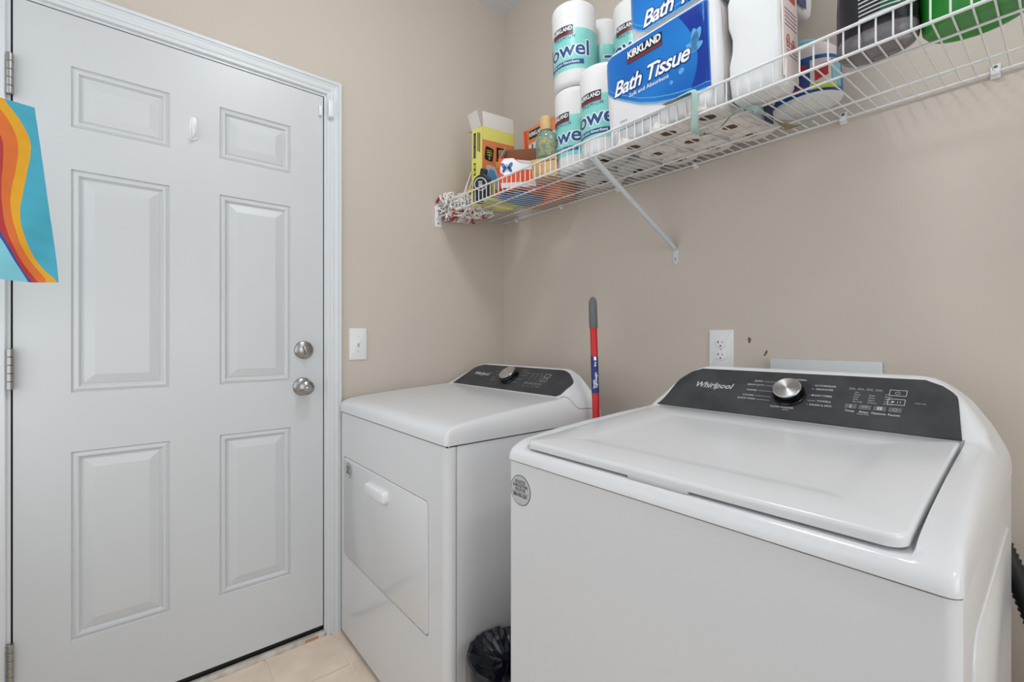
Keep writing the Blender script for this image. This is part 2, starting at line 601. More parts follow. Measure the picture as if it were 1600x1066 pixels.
B().rings([[(h, yl - w_, 0.0) for w_, h in CP], [(h, yl - w_, zt + w_) for w_, h in CP]]).build('casing', 'trim', cs, sharp=12)
B().rings([[(h, yl - w_, zt + w_) for w_, h in CP], [(h, yr + w_, zt + w_) for w_, h in CP]]).build('casing', 'trim', cs, sharp=12)
th = empty('trim_3')
tag(th, 'worn white wooden sill strip under the door', kind='structure')
B().box((-0.010, DL - 0.004, -0.003), (0.010, DR + 0.0035, 0.018), bevel=0.003).build('sill_strip', 'worn', th)
B().box((-0.12, DL - 0.0045, -0.003), (-0.010, DR + 0.0045, 0.0155)).build('sill_plate', 'aluminium', th)
B().box((0.0095, -0.955, 0.0035), (0.0106, -0.908, 0.013), bevel=0.0004).build('bare_patch', 'bare', th)
bb = [(0, 0), (0.012, 0), (0.012, 0.060), (0.009, 0.068), (0.006, 0.074), (0, 0.078)]
B().rings([[(h, yr + 0.0545, z) for h, z in bb], [(h, 0.0, z) for h, z in bb]]).build('baseboard_left', 'trim', sharp=20)['kind'] = 'structure'
B().rings([[(0.012, -h, z) for h, z in bb], [(RX, -h, z) for h, z in bb]]).build('baseboard_back', 'trim', sharp=20)['kind'] = 'structure'

# ------------------------------------------------------------------ ceiling lamps (the room's light)
def ceiling_lamp(x, y, label, glow='lamp'):
    t = empty('ceiling_lamp', (x, y, RZ))
    tag(t, label, 'lamp')
    B().lathe([(0.0, 0.0), (0.15, 0.0), (0.155, -0.012), (0.15, -0.028), (0.0, -0.028)], 40).build('canopy', 'brass', t)
    B().lathe([(0.142, -0.028), (0.140, -0.05), (0.118, -0.082), (0.075, -0.104), (0.03, -0.113), (0.002, -0.114)], 40).build('glass_shade', glow, t)
    B().lathe([(0.0, -0.13), (0.006, -0.128), (0.01, -0.12), (0.008, -0.113), (0.0, -0.113)], 16).build('finial', 'brass', t)
    return t


ceiling_lamp(1.12, -0.97, 'round flush ceiling lamp above the front of the dryer')
ceiling_lamp(2.78, -1.06, 'round flush ceiling lamp at the far right end of the room', 'lampfar')
# frames and panes added round the fill lights, behind and right of the camera
for k_, (loc_, w_, h_, rz_, e_) in enumerate(FILL_LIGHTS):
    wn = empty('window_%d' % (k_ + 1), M4=T(*loc_) @ R(rz_, 'Z'))
    tag(wn, 'white framed window in the wall %s' % ('behind the camera' if k_ == 0 else 'facing the door'), kind='structure')
    b = B()
    hw_, hh_ = w_ / 2, h_ / 2
    for lo_, hi_ in (((-hw_ - 0.06, 0, -hh_ - 0.06), (-hw_, 0.02, hh_ + 0.06)), ((hw_, 0, -hh_ - 0.06), (hw_ + 0.06, 0.02, hh_ + 0.06)), ((-hw_, 0, hh_), (hw_, 0.02, hh_ + 0.06)),
                     ((-hw_ - 0.02, 0, -hh_ - 0.06), (hw_ + 0.02, 0.035, -hh_)), ((-hw_, 0, -0.012), (hw_, 0.012, 0.012))):
        b.box(lo_, hi_, bevel=0.002)
    b.build('window_frame', 'trim', wn)
    B().box((-hw_, 0.0005, -hh_), (hw_, 0.003, hh_)).build('pane', 'windowpane', wn)

# ------------------------------------------------------------------ appliance tops: one moulded surface each
def smin(a, b_, k):
    h = max(k - abs(a - b_), 0.0) / k
    return min(a, b_) - h * h * k * 0.25


def interp(pts, x):
    if x <= pts[0][0]:
        return pts[0][1]
    for (x0, y0), (x1, y1) in zip(pts, pts[1:]):
        if x <= x1:
            return y0 + (y1 - y0) * (x - x0) / (x1 - x0)
    return pts[-1][1]


def make_top(b, half, FR, FL, seam, ys, lid=None, kk=0.016, rc=0.014):
    """moulded top: FR(y) is the height along the middle, FL(e) the height at distance e from the side"""
    def H(x, y):
        e = half - abs(x)
        k = kk
        return smin(interp(FR, y), interp(FL, e), k)

    es = [0, 0.0006, 0.0018, 0.004, 0.007, 0.011, 0.016, 0.022, 0.028]
    rows = []
    for y in ys:
        if lid:
            wl_ = lid['w'](y)
            so, si = half - (wl_ + 0.0052), half - (wl_ + 0.0026)
        else:
            so, si = 0.036, 0.042
        e = [q for q in es if q < so - 0.003] + [so, si, si + 0.012, si + 0.024, si + 0.038, si + 0.052, si + 0.066, si + 0.08, si + 0.1, si + 0.13, si + 0.17]
        nn = len([q for q in es if q < 0.0305 - 0.003])
        xs = [half - q for q in e]
        xs = [-q for q in xs] + [0.0] + xs[::-1]
        row = []
        for x in xs:
            z = H(x, y)
            if lid and lid['y0'] <= y <= lid['y1'] and abs(x) <= lid['w'](y) + 0.0032:
                z = min(z, lid['z'](y) - 0.020)
            # corners rounded in plan at the front
            t_ = max(0.0, (abs(x) - (half - rc)) / rc)
            fall = max(0.0, 1.0 - (y - ys[0]) / 0.09)
            row.append((x, y + rc * (1 - math.sqrt(max(0.0, 1 - min(1.0, t_) ** 2))) * fall, z))
        rows.append(row)
    n = min(len(r) for r in rows)
    assert all(len(r) == n for r in rows), [len(r) for r in rows]
    b.grid(rows)
    # skirts down to the seam
    fr = [(x, y, seam) for x, y, _ in rows[0]]
    bk = [(x, ys[-1], seam) for x, _, _ in rows[-1]]
    b.grid([fr, rows[0]])
    b.grid([rows[-1], bk])
    b.grid([[r[0] for r in rows], [(r[0][0], r[0][1], seam) for r in rows]])
    b.grid([[(r[-1][0], r[-1][1], seam) for r in rows], [r[-1] for r in rows]])
    b.poly(fr + bk[::-1])
    bmesh.ops.remove_doubles(b.bm, verts=list(b.bm.verts), dist=1e-6)
    bmesh.ops.recalc_face_normals(b.bm, faces=list(b.bm.faces))
    return H


def console_film(H, y0, y1, left, right, n=40, m=14):
    """dark film that follows the sloped console; left(s), right(s) give its ends"""
    b = B()
    rows = []
    for i in range(m + 1):
        s = i / m
        y = y0 + (y1 - y0) * s
        xl, xr = left(s), right(s)
        rows.append([(xl + (xr - xl) * j / n, y, H(xl + (xr - xl) * j / n, y)) for j in range(n + 1)])
    off = Vector((0, -0.0016, 0.0015))
    top = [[Vector(p) + off for p in r] for r in rows]
    b.grid(top)
    edge = [r for r in rows[0]] + [r[-1] for r in rows[1:]] + rows[-1][-2::-1] + [r[0] for r in rows[-2:0:-1]]
    et = [Vector(p) + off for p in edge]
    b.rings([edge, et], cap0=False, cap1=False)
    return b


# ------------------------------------------------------------------ washing machine
WX = 1.3965
W = empty('washing_machine', (WX, -0.48, 0))
tag(W, 'white top loading washing machine with dark console, in front on the right', 'washing machine')
Wi = T(0, 0.48, 0)      # parts are written in x from its middle and world y


def wpart(o):
    o.parent = W
    o.matrix_local = Wi
    return o


HW, SEAM = 0.3515, 0.877
b = B()
cab = roundpoly([(-HW, -0.828), (HW, -0.828), (HW, -0.152), (-HW, -0.152)], [0.014, 0.014, 0.006, 0.006], 8)
b.prism(cab, 0.025, SEAM - 0.003)
wpart(b.build('cabinet', 'appl', sharp=50))
for sx in (-1, 1):      # pressed panels in the cabinet sides
    b = B()
    pts = roundpoly([(-0.74, 0.10), (-0.22, 0.10), (-0.22, 0.80), (-0.74, 0.80)], 0.04, 5)
    b.prism(pts, 0, 0.0022, mtx=frame((sx * (HW - 0.0008), 0, 0), (0, sx, 0), (0, 0, 1)) if sx > 0 else frame((sx * (HW - 0.0008), 0, 0), (0, -1, 0), (0, 0, 1)) @ Matrix.Scale(-1, 4, (1, 0, 0)), bevel=0.0018)
    bmesh.ops.recalc_face_normals(b.bm, faces=list(b.bm.faces))
    wpart(b.build('side_panel', 'appl', sharp=60))
for sx in (-0.3, 0.3):
    for y in (-0.78, -0.18):
        wpart(B().lathe([(0.0, 0.0), (0.022, 0.0), (0.024, 0.006), (0.014, 0.012), (0.012, 0.026), (0.0, 0.026)], 20, mtx=T(sx, y, 0)).build('foot', 'black'))
lidz = lambda y: 0.9215 + (y + 0.815) * 0.060
lidw = lambda y: 0.3085 - (y + 0.815) * 0.020
FRW = [(-0.832, 0.877), (-0.8315, 0.883), (-0.829, 0.890), (-0.824, 0.897), (-0.815, 0.903), (-0.803, 0.909), (-0.79, 0.9145), (-0.76, 0.9195), (-0.70, 0.9265),
       (-0.60, 0.9345), (-0.45, 0.943), (-0.34, 0.9475), (-0.322, 0.949), (-0.314, 0.953), (-0.214, 1.0465), (-0.206, 1.0525), (-0.196, 1.0560),
       (-0.187, 1.0575), (-0.176, 1.0570), (-0.166, 1.0535), (-0.159, 1.047), (-0.155, 1.035)]
FLW = [(0, 0.877), (0.0006, 0.893), (0.0018, 0.905), (0.004, 0.9155), (0.007, 0.923), (0.011, 0.933), (0.016, 0.944), (0.022, 0.957), (0.03, 0.973), (0.04, 0.9905),
       (0.05, 1.005), (0.065, 1.022), (0.08, 1.036), (0.095, 1.049), (0.11, 1.060), (0.13, 1.072), (0.36, 1.12)]
ysW = [-0.832, -0.8315, -0.829, -0.824, -0.818, -0.810, -0.803, -0.795, -0.785, -0.77, -0.74, -0.70, -0.65, -0.6, -0.53, -0.45, -0.40, -0.36, -0.34, -0.328,
       -0.3165, -0.3135, -0.30, -0.285, -0.27, -0.255, -0.24, -0.228, -0.22, -0.214, -0.21, -0.206, -0.201, -0.196, -0.191, -0.187, -0.181, -0.176, -0.171, -0.166, -0.159, -0.155]
b = B()
HWf = make_top(b, HW + 0.001, FRW, FLW, SEAM, ysW, dict(w=lidw, z=lidz, y0=-0.83, y1=-0.316))
wpart(b.build('top_cover', 'appl', sharp=38))
wpart(B().prism(roundpoly([(-HW + 0.003, -0.825), (HW - 0.003, -0.825), (HW - 0.003, -0.156), (-HW + 0.003, -0.156)], 0.020, 6), SEAM - 0.0035, SEAM).build('seam_gasket', 'dark'))


def lidring(ins, dz, y0=-0.818, y1=-0.3215):
    c = [(-lidw(y0) + ins, y0 + ins), (lidw(y0) - ins, y0 + ins), (lidw(y1) - ins, y1 - ins), (-lidw(y1) + ins, y1 - ins)]
    r = max(0.002, 0.022 - ins)
    return [(x, y, lidz(y) + dz + (0.0022 * (1 - (x / 0.31) ** 2))) for x, y in roundpoly(c, [r, r, 0.006, 0.006], 6)]


b = B()
b.rings([lidring(0.003, -0.0165), lidring(0.0005, -0.0150), lidring(0.0, -0.006), lidring(0.0008, -0.0025), lidring(0.0025, -0.0007), lidring(0.005, 0.0),
         lidring(0.072, 0.0), lidring(0.080, -0.0007), lidring(0.094, -0.0024), lidring(0.104, -0.0030), lidring(0.2, -0.0034)], cap0=True)
wpart(b.build('lid', 'appl', sharp=50))
wpart(B().box((-0.05, -0.8185, 0.9010), (0.058, -0.802, 0.9075), bevel=0.002).build('lid_handle_grip', 'stickergrey'))

# console film and its print
bnd = lambda s: 0.300 - 0.018 * s - (0.046 * max(0, (s - 0.70) / 0.30) ** 3)
bndl = lambda s: 0.304 - 0.022 * s + 0.010 * (1 - s) ** 6 - (0.046 * max(0, (s - 0.70) / 0.30) ** 3)
fb = console_film(HWf, -0.3165, -0.2105, lambda s: -bndl(s), bnd)
pan = wpart(fb.build('control_panel', 'panel', sharp=30))
CO, CU, CV = (0, -0.314, 0.953), (1, 0, 0), (0, 0.100, 0.0935)
PF = frame(CO, CU, CV)


def on(x, s, n=0.0034, rot=0.0):
    return PF @ T(x, s, n) @ R(rot, 'Z')


b = B()
b.text('Whirlpool', 0.026, on(-0.183, 0.080), off=0.0004, shear=0.22, sx=0.92)
lg = b.build('brand_lettering', 'print', smooth=False)
lg.parent = pan
ring_pts = [(-0.031 + 0.031 * 1.0 * math.cos(a), 0) for a in (0, 1)]
b = B()
loop = [(-0.183 + 0.030 * math.cos(a), 0.078 + 0.010 * math.sin(a), 0.0033) for a in [x * PI / 14 for x in range(-20, 9)]]
b.tube([PF @ Vector(p) for p in loop], 0.0004, 4)
o = b.build('brand_swirl', 'printdim', smooth=False)
o.parent = pan
b = B()
SZ = 0.0068
KX, KS = 0.003, 0.0705
left_words = [('JEANS', -0.066, 0.106), ('HEAVY DUTY', -0.058, 0.093), ('WHITES', -0.071, 0.075), ('COLORS', -0.073, 0.058), ('QUICK WASH', -0.066, 0.047)]
right_words = [('ACTIVEWEAR', 0.048, 0.104), ('DELICATES', 0.053, 0.093), ('BULKY ITEMS', 0.048, 0.074), ('TOWELS', 0.062, 0.058), ('DRAIN & SPIN', 0.050, 0.046)]
for s_, x, y in left_words:
    b.text(s_, SZ, on(x, y), align='RIGHT', off=0.00008)
for s_, x, y in right_words:
    b.text(s_, SZ, on(x, y), align='LEFT', off=0.00008)
b.text('NORMAL', SZ, on(KX + 0.012, 0.1185), off=0.00008)
b.text('CLEAN WASHER', SZ, on(KX - 0.006, 0.0300), off=0.00008)
b.text('Affresh', 0.0048, on(KX + 0.004, 0.0235))
for s_, x, y in left_words:
    b.box((x + 0.003, y - 0.0003, 0.0030), (KX - 0.037, y + 0.0003, 0.0034), mtx=PF)
for s_, x, y in right_words:
    b.box((KX + 0.041 if x > 0.047 else KX + 0.038, y - 0.0003, 0.0030), (x - 0.003, y + 0.0003, 0.0034), mtx=PF)
for k, s_ in enumerate(('Temp', 'Rinse', 'Options', 'Faucet')):
    b.text(s_, 0.0072, on(0.126 + 0.0245 * k, 0.0395 - 0.0002 * k), off=0.0001)
b.text('Deep Water', 0.0040, on(0.1505, 0.0335))
b.text('Hold 3 Sec', 0.0040, on(0.227, 0.0745), align='LEFT')
for k, s_ in enumerate(('Sense', 'Rinse', 'Wash', 'Done')):
    b.text(s_, 0.0045, on(0.120 + 0.0155 * k, 0.1035))
    b.box((0.1135 + 0.0155 * k, 0.1000, 0.003), (0.1275 + 0.0155 * k, 0.1003, 0.0034), mtx=PF)
for r_, row in enumerate((('Hot', '', 'Lid'), ('Warm', 'Extra', 'Steam'), ('Cool', 'Rinse', 'Clean'), ('Cold', 'Fabric', 'Lid Lock'), ('Tap Cold', 'Softener', 'Presoak'))):
    for c_, s_ in enumerate(row):
        if s_:
            b.text(s_, 0.0046, on(0.126 + 0.0265 * c_, 0.0925 - 0.0066 * r_), align='LEFT')
# icons
for k in range(4):
    cx, cy = 0.126 + 0.0245 * k, 0.0525
    if k == 0:
        b.box((cx - 0.0006, cy - 0.002, 0.0040), (cx + 0.0006, cy + 0.004, 0.0044), mtx=PF)
        b.prism(circle(0.0016, 12, cx, cy - 0.003), 0.0040, 0.0044, mtx=PF)
    elif k == 1:
        for dx in (-0.004, 0, 0.004):
            b.tube([PF @ Vector((cx + dx + 0.0016 * math.cos(a), cy + 0.003 * math.sin(a), 0.0042)) for a in [PI * j / 8 for j in range(9)]], 0.0003, 4)
    elif k == 2:
        for dx in (-0.0022, 0.0022):
            for dy in (-0.0022, 0.0022):
                b.box((cx + dx - 0.0016, cy + dy - 0.0016, 0.0040), (cx + dx + 0.0016, cy + dy + 0.0016, 0.0044), mtx=PF)
    else:
        b.tube([PF @ Vector((cx + 0.0034 * math.cos(a), cy + 0.0034 * math.sin(a), 0.0042)) for a in [2 * PI * j / 16 for j in range(17)]], 0.0003, 4)
b.tube([PF @ Vector((0.198 + 0.0038 * math.cos(a), 0.0975 + 0.0038 * math.sin(a), 0.0038)) for a in [PI * 0.62 + 1.76 * PI * j / 16 for j in range(17)]], 0.00035, 4)
b.box((0.1976, 0.0985, 0.0036), (0.1984, 0.1028, 0.0040), mtx=PF)
b.prism([(0.1915, 0.0705), (0.1915, 0.0765), (0.1965, 0.0735)], 0.0036, 0.0040, mtx=PF)
b.text('I I', 0.008, on(0.203, 0.0735, 0.0038))
o = tag(b.build('panel_lettering', 'print', smooth=False), kind='stuff')
o.parent = pan
for k in range(4):
    o = B().box((0.1155 + 0.0245 * k, 0.0460, 0.0028), (0.1365 + 0.0245 * k, 0.0585, 0.0037), bevel=0.0003, seg=1, mtx=PF).build('touch_key', 'key')
    o.parent = pan
for s0 in (0.0905, 0.0660):
    b = B()
    x0, x1, s1 = 0.1845, 0.2125, s0 + 0.0160
    for q in ((x0, s0, x1, s0 + 0.0009), (x0, s1 - 0.0009, x1, s1), (x0, s0, x0 + 0.0009, s1), (x1 - 0.0009, s0, x1, s1)):
        b.box((q[0], q[1], 0.0030), (q[2], q[3], 0.0036), mtx=PF)
    o = b.build('button_outline', 'print', smooth=False)
    o.parent = pan
# knob
kn = B().lathe([(0.0, 0.0), (0.0345, 0.0), (0.0345, 0.003), (0.0325, 0.005), (0.0315, 0.022), (0.0305, 0.024), (0.0, 0.024)], 48, mtx=PF @ T(KX, KS, 0.002)).build('control_knob', 'darkchrome', sharp=30)
wpart(kn)
kc = B().lathe([(0.0, 0.0265), (0.0275, 0.0265), (0.0297, 0.0255), (0.0304, 0.0238)], 64).build('knob_cap', 'chrome', sharp=10)
kc.parent = kn
kc.matrix_local = PF @ T(KX, KS, 0.002)
# round sticker on the front
st = empty('round_sticker', (0, 0, 0))
st.parent = W
st.matrix_local = Wi
SFW = frame((-0.3105, -0.828, 0.8175), (1, 0, 0), (0, 0, 1))


def sticker(parent, F, r):
    B().prism(circle(r, 40), 0.0, 0.0005, mtx=F).build('sticker_rim', 'ink', parent)
    B().prism(circle(r * 0.955, 40), 0.0004, 0.0008, mtx=F).build('sticker_face', 'stickergrey', parent)
    b_ = B()
    b_.text('REGISTER', r * 0.30, F @ T(0, r * 0.54, 0.001), off=0.0002, sx=0.8)
    b_.text('ENREGISTRER', r * 0.30, F @ T(0, r * 0.28, 0.001), off=0.0002, sx=0.8)
    b_.text('REGISTRE', r * 0.30, F @ T(0, r * 0.02, 0.001), off=0.0002, sx=0.8)
    b_.text('888-900-3381', r * 0.34, F @ T(0, -r * 0.34, 0.001), off=0.0003, sx=0.74)
    b_.box((-r * 0.85, -r * 0.165, 0.0006), (r * 0.85, -r * 0.145, 0.001), mtx=F)
    b_.text('W11', r * 0.10, F @ T(0, -r * 0.86, 0.001))
    b_.build('sticker_lettering', 'ink', parent, smooth=False)


sticker(st, SFW, 0.0315)
# drain hose behind it
HP = []
for i in range(0, 120):
    t = i / 119
    HP.append((1.668 + 0.22 * t, -0.060, 0.835 - 0.37 * t - 0.36 * t * t))
b = B()
b.tube(HP, [0.0195 if i % 2 else 0.0160 for i in range(120)], 14)
tag(b.build('drain_hose', 'rubber', sharp=80), 'black corrugated hose hanging behind the washing machine', 'hose')

# ------------------------------------------------------------------ dryer
DX = 0.4125
D = empty('dryer', (DX, -0.52, 0))
tag(D, 'white front loading tumble dryer with dark console, beside the door', 'dryer')
Di = T(0, 0.52, 0)


def dpart(o):
    o.parent = D
    o.matrix_local = Di
    return o


HD, DS = 0.3875, 0.857
dpart(B().box((-HD + 0.002, -0.800, 0.02), (HD - 0.001, -0.245, DS - 0.003), bevel=0.004).build('cabinet', 'applside', sharp=50))
DD = (-0.352, 0.292, 0.317, 0.690)     # door opening: x0 x1 z0 z1
b = B()
ring = [(-HD + 0.0005, -0.803), (-HD + 0.0005, -0.818), (-HD + 0.004, -0.826), (-HD + 0.013, -0.830), (HD - 0.022, -0.830), (HD - 0.011, -0.8275), (HD - 0.003, -0.820), (HD, -0.810), (HD, -0.803)]
# wrap-around front: side returns first, then the face with its opening
F0 = frame((0, -0.830, 0), (1, 0, 0), (0, 0, 1))
outer = [(-HD + 0.013, 0.02), (HD - 0.022, 0.02), (HD - 0.022, DS - 0.004), (-HD + 0.013, DS - 0.004)]
inner = roundpoly([(DD[0], DD[2]), (DD[1], DD[2]), (DD[1], DD[3]), (DD[0], DD[3])], 0.016, 5)
plate_with_hole(b, outer, inner, -0.014, 0.0, mtx=F0)
for side in (ring[:4], ring[4:]):
    b.grid([[(x, y, 0.02) for x, y in side], [(x, y, DS - 0.004) for x, y in side]])
    ins = [(x * 0.985, -0.804) for x, y in side]
    b.grid([[(x, y, DS - 0.004) for x, y in side], [(x, y, DS - 0.004) for x, y in ins]])
bmesh.ops.remove_doubles(b.bm, verts=list(b.bm.verts), dist=1e-5)
bmesh.ops.recalc_face_normals(b.bm, faces=list(b.bm.faces))
dpart(b.build('front_panel', 'appl', sharp=40))
dpart(B().box((DD[0] - 0.01, -0.817, DD[2] - 0.01), (DD[1] + 0.01, -0.812, DD[3] + 0.01)).build('door_recess', 'dark'))
dpart(B().box((-HD + 0.006, -0.806, 0.03), (HD - 0.0045, -0.797, DS - 0.003)).build('seam_gasket', 'dark'))
b = B()
dpoly = roundpoly([(DD[0] + 0.0022, DD[2] + 0.0035), (DD[1] - 0.0035, DD[2] + 0.0035), (DD[1] - 0.0035, DD[3] - 0.003), (DD[0] + 0.0022, DD[3] - 0.003)], 0.014, 5)
b.prism(dpoly, -0.013, 0.0012, mtx=F0, bevel=0.0025)
dd = dpart(b.build('loading_door', 'appl', sharp=50))
b = B()
hp = roundpoly([(-0.075, -0.020), (0.075, -0.020), (0.075, 0.020), (-0.075, 0.020)], 0.014, 6)
hx = T(-0.034, 0.632, 0)
b.prism(hp, 0.0, 0.020, mtx=F0 @ hx, bevel=0.007, seg=3)
o = b.build('door_handle', 'plastic', dd, sharp=60)
ds = empty('round_sticker')
ds.parent = D
ds.matrix_local = Di
sticker(ds, frame((DX * 0 - 0.301, -0.8312, 0.645), (1, 0, 0), (0, 0, 1)), 0.027)
# lower kick line: soft pressed ridge round the front
for sx in (-0.3, 0.3):
    for y in (-0.77, -0.29):
        dpart(B().lathe([(0.0, 0.0), (0.022, 0.0), (0.024, 0.006), (0.014, 0.012), (0.012, 0.021), (0.0, 0.021)], 20, mtx=T(sx, y, 0)).build('foot', 'black'))
FRD = [(-0.834, 0.857), (-0.8335, 0.874), (-0.831, 0.884), (-0.826, 0.8915), (-0.817, 0.898), (-0.803, 0.9035), (-0.78, 0.908), (-0.70, 0.9165), (-0.55, 0.928), (-0.40, 0.937),
       (-0.372, 0.939), (-0.362, 0.9425), (-0.262, 1.0185), (-0.254, 1.0235), (-0.246, 1.0255), (-0.232, 1.0255), (-0.224, 1.022), (-0.219, 1.012)]
FLD = [(0, 0.857), (0.0006, 0.874), (0.0018, 0.885), (0.004, 0.895), (0.007, 0.9045), (0.011, 0.913), (0.016, 0.922), (0.022, 0.931), (0.03, 0.9405), (0.04, 0.9505), (0.06, 0.9695), (0.08, 0.988), (0.1, 1.006),
       (0.12, 1.021), (0.14, 1.034), (0.4, 1.09)]
ysD = [-0.834, -0.8335, -0.831, -0.826, -0.8215, -0.817, -0.81, -0.803, -0.79, -0.78, -0.74, -0.70, -0.62, -0.55, -0.47, -0.40, -0.385, -0.376, -0.372, -0.367, -0.362, -0.345, -0.325, -0.305, -0.285, -0.27,
       -0.262, -0.258, -0.254, -0.25, -0.246, -0.24, -0.232, -0.224, -0.219]
b = B()
HDf = make_top(b, HD + 0.001, FRD, FLD, DS, ysD, kk=0.014, rc=0.010)
dpart(b.build('top_cover', 'appl', sharp=38))
dpart(B().box((-HD + 0.004, -0.828, DS - 0.0045), (HD - 0.003, -0.248, DS)).build('top_gasket', 'dark'))
bl_ = lambda s: 0.316 - 0.055 * s - 0.035 * max(0, (s - 0.7) / 0.3) ** 3
br_ = lambda s: interp([(0, 0.316), (0.04, 0.325), (0.10, 0.3305), (0.2, 0.332), (0.4, 0.3295), (0.6, 0.325), (0.8, 0.317), (0.88, 0.312), (0.95, 0.301), (1.0, 0.284)], s)
b = B()
sl = [(0.050, -0.366), (0.040, -0.358), (0.030, -0.350), (0.020, -0.342), (0.013, -0.336), (0.008, -0.326), (0.0066, -0.31), (0.006, -0.28), (0.0056, -0.235)]
b.tube([(HD + 0.001 - e_, y_, HDf(HD + 0.001 - e_, y_) + 0.0002) for e_, y_ in sl], 0.0008, 6)
dpart(b.build('console_seam', 'ink'))
pd_ = dpart(console_film(HDf, -0.3635, -0.2585, lambda s: -bl_(s), br_).build('control_panel', 'panel', sharp=30))
PF = frame((0, -0.362, 0.9425), (1, 0, 0), (0, 0.100, 0.076))
o = B().text('Whirlpool', 0.026, on(-0.178, 0.070), off=0.0004, shear=0.22, sx=0.95).build('brand_lettering', 'print', smooth=False)
o.parent = pd_
b = B()
KX, KS = 0.012, 0.066
lw = [('NORMAL', -0.052, 0.104), ('HEAVY DUTY', -0.058, 0.090), ('BULKY', -0.062, 0.072), ('TIMED DRY', -0.060, 0.054), ('QUICK DRY', -0.054, 0.040)]
rw = [('TOWELS', 0.050, 0.108), ('ACTIVEWEAR', 0.064, 0.096), ('DELICATES', 0.066, 0.082), ('CASUAL', 0.064, 0.060), ('AIR ONLY', 0.052, 0.042)]
for s_, x, y in lw:
    b.text(s_, 0.0068, on(x, y), align='RIGHT', off=0.00008)
    b.box((x + 0.003, y - 0.0003, 0.0030), (-0.042, y + 0.0003, 0.0034), mtx=PF)
for s_, x, y in rw:
    b.text(s_, 0.0068, on(x, y), align='LEFT', off=0.00008)
    b.box((0.042, y - 0.0003, 0.0030), (x - 0.003, y + 0.0003, 0.0034), mtx=PF)
for k, s_ in enumerate(('Temp', 'Dry', 'Signal', 'Options')):
    b.text(s_, 0.0068, on(0.126 + 0.0245 * k, 0.030), off=0.0001)
for k in range(4):
    b.box((0.115 + 0.0155 * k, 0.0960, 0.003), (0.127 + 0.0155 * k, 0.0976, 0.0034), mtx=PF)
for r_ in range(4):
    for c_ in range(3):
        b.box((0.122 + 0.024 * c_, 0.0860 - 0.0085 * r_, 0.003), (0.133 + 0.024 * c_, 0.0876 - 0.0085 * r_, 0.0034), mtx=PF)
b.text('Start', 0.005, on(0.203, 0.0675), off=0.00005)
o = tag(b.build('panel_lettering', 'printdim', smooth=False), kind='stuff')
o.parent = pd_
for k in range(4):
    o = B().box((0.1155 + 0.0245 * k, 0.0370, 0.0028), (0.1375 + 0.0245 * k, 0.0500, 0.0037), bevel=0.0003, seg=1, mtx=PF).build('touch_key', 'key')
    o.parent = pd_
for s0 in (0.0820, 0.0590):
    b = B()
    x0, x1, s1 = 0.1890, 0.2180, s0 + 0.0165
    for q in ((x0, s0, x1, s0 + 0.0009), (x0, s1 - 0.0009, x1, s1), (x0, s0, x0 + 0.0009, s1), (x1 - 0.0009, s0, x1, s1)):
        b.box((q[0], q[1], 0.0030), (q[2], q[3], 0.0036), mtx=PF)
    o = b.build('button_outline', 'print', smooth=False)
    o.parent = pd_
kn = B().lathe([(0.0, 0.0), (0.0395, 0.0), (0.0395, 0.004), (0.0375, 0.006), (0.0365, 0.024), (0.0355, 0.026), (0.0, 0.026)], 48, mtx=PF @ T(KX, KS, 0.002)).build('control_knob', 'darkchrome', sharp=30)
dpart(kn)
kc = B().lathe([(0.0, 0.0285), (0.032, 0.0285), (0.0345, 0.0275), (0.0352, 0.0258)], 64).build('knob_cap', 'chrome', sharp=10)
kc.parent = kn
kc.matrix_local = PF @ T(KX, KS, 0.002)

# ------------------------------------------------------------------ wall fittings
s = empty('light_switch', (0, -0.7525, 1.1135))
tag(s, 'white wall light switch between the door and the dryer', 'light switch')
FS = frame((0, 0, 0), (0, 1, 0), (0, 0, 1))
pl = roundpoly([(-0.036, -0.0635), (0.036, -0.0635), (0.036, 0.0635), (-0.036, 0.0635)], 0.003, 3)
B().prism(pl, 0, 0.0062, mtx=FS, bevel=0.0035, seg=3).build('switch_plate', 'plastic', s)
B().box((-0.005, -0.012, 0.005), (0.005, 0.012, 0.0068), bevel=0.001, mtx=FS).build('toggle_slot', 'stickergrey', s)
B().box((-0.0042, -0.006, 0.004), (0.0042, 0.006, 0.015), bevel=0.0015, mtx=FS @ T(0, 0.002, 0) @ R(-0.5, 'X')).build('toggle', 'plastic', s)
for dz in (-0.030, 0.030):
    B().lathe([(0.0, 0.0072), (0.0025, 0.007), (0.003, 0.006)], 14, mtx=FS @ T(0, dz, 0)).build('plate_screw', 'stickergrey', s)

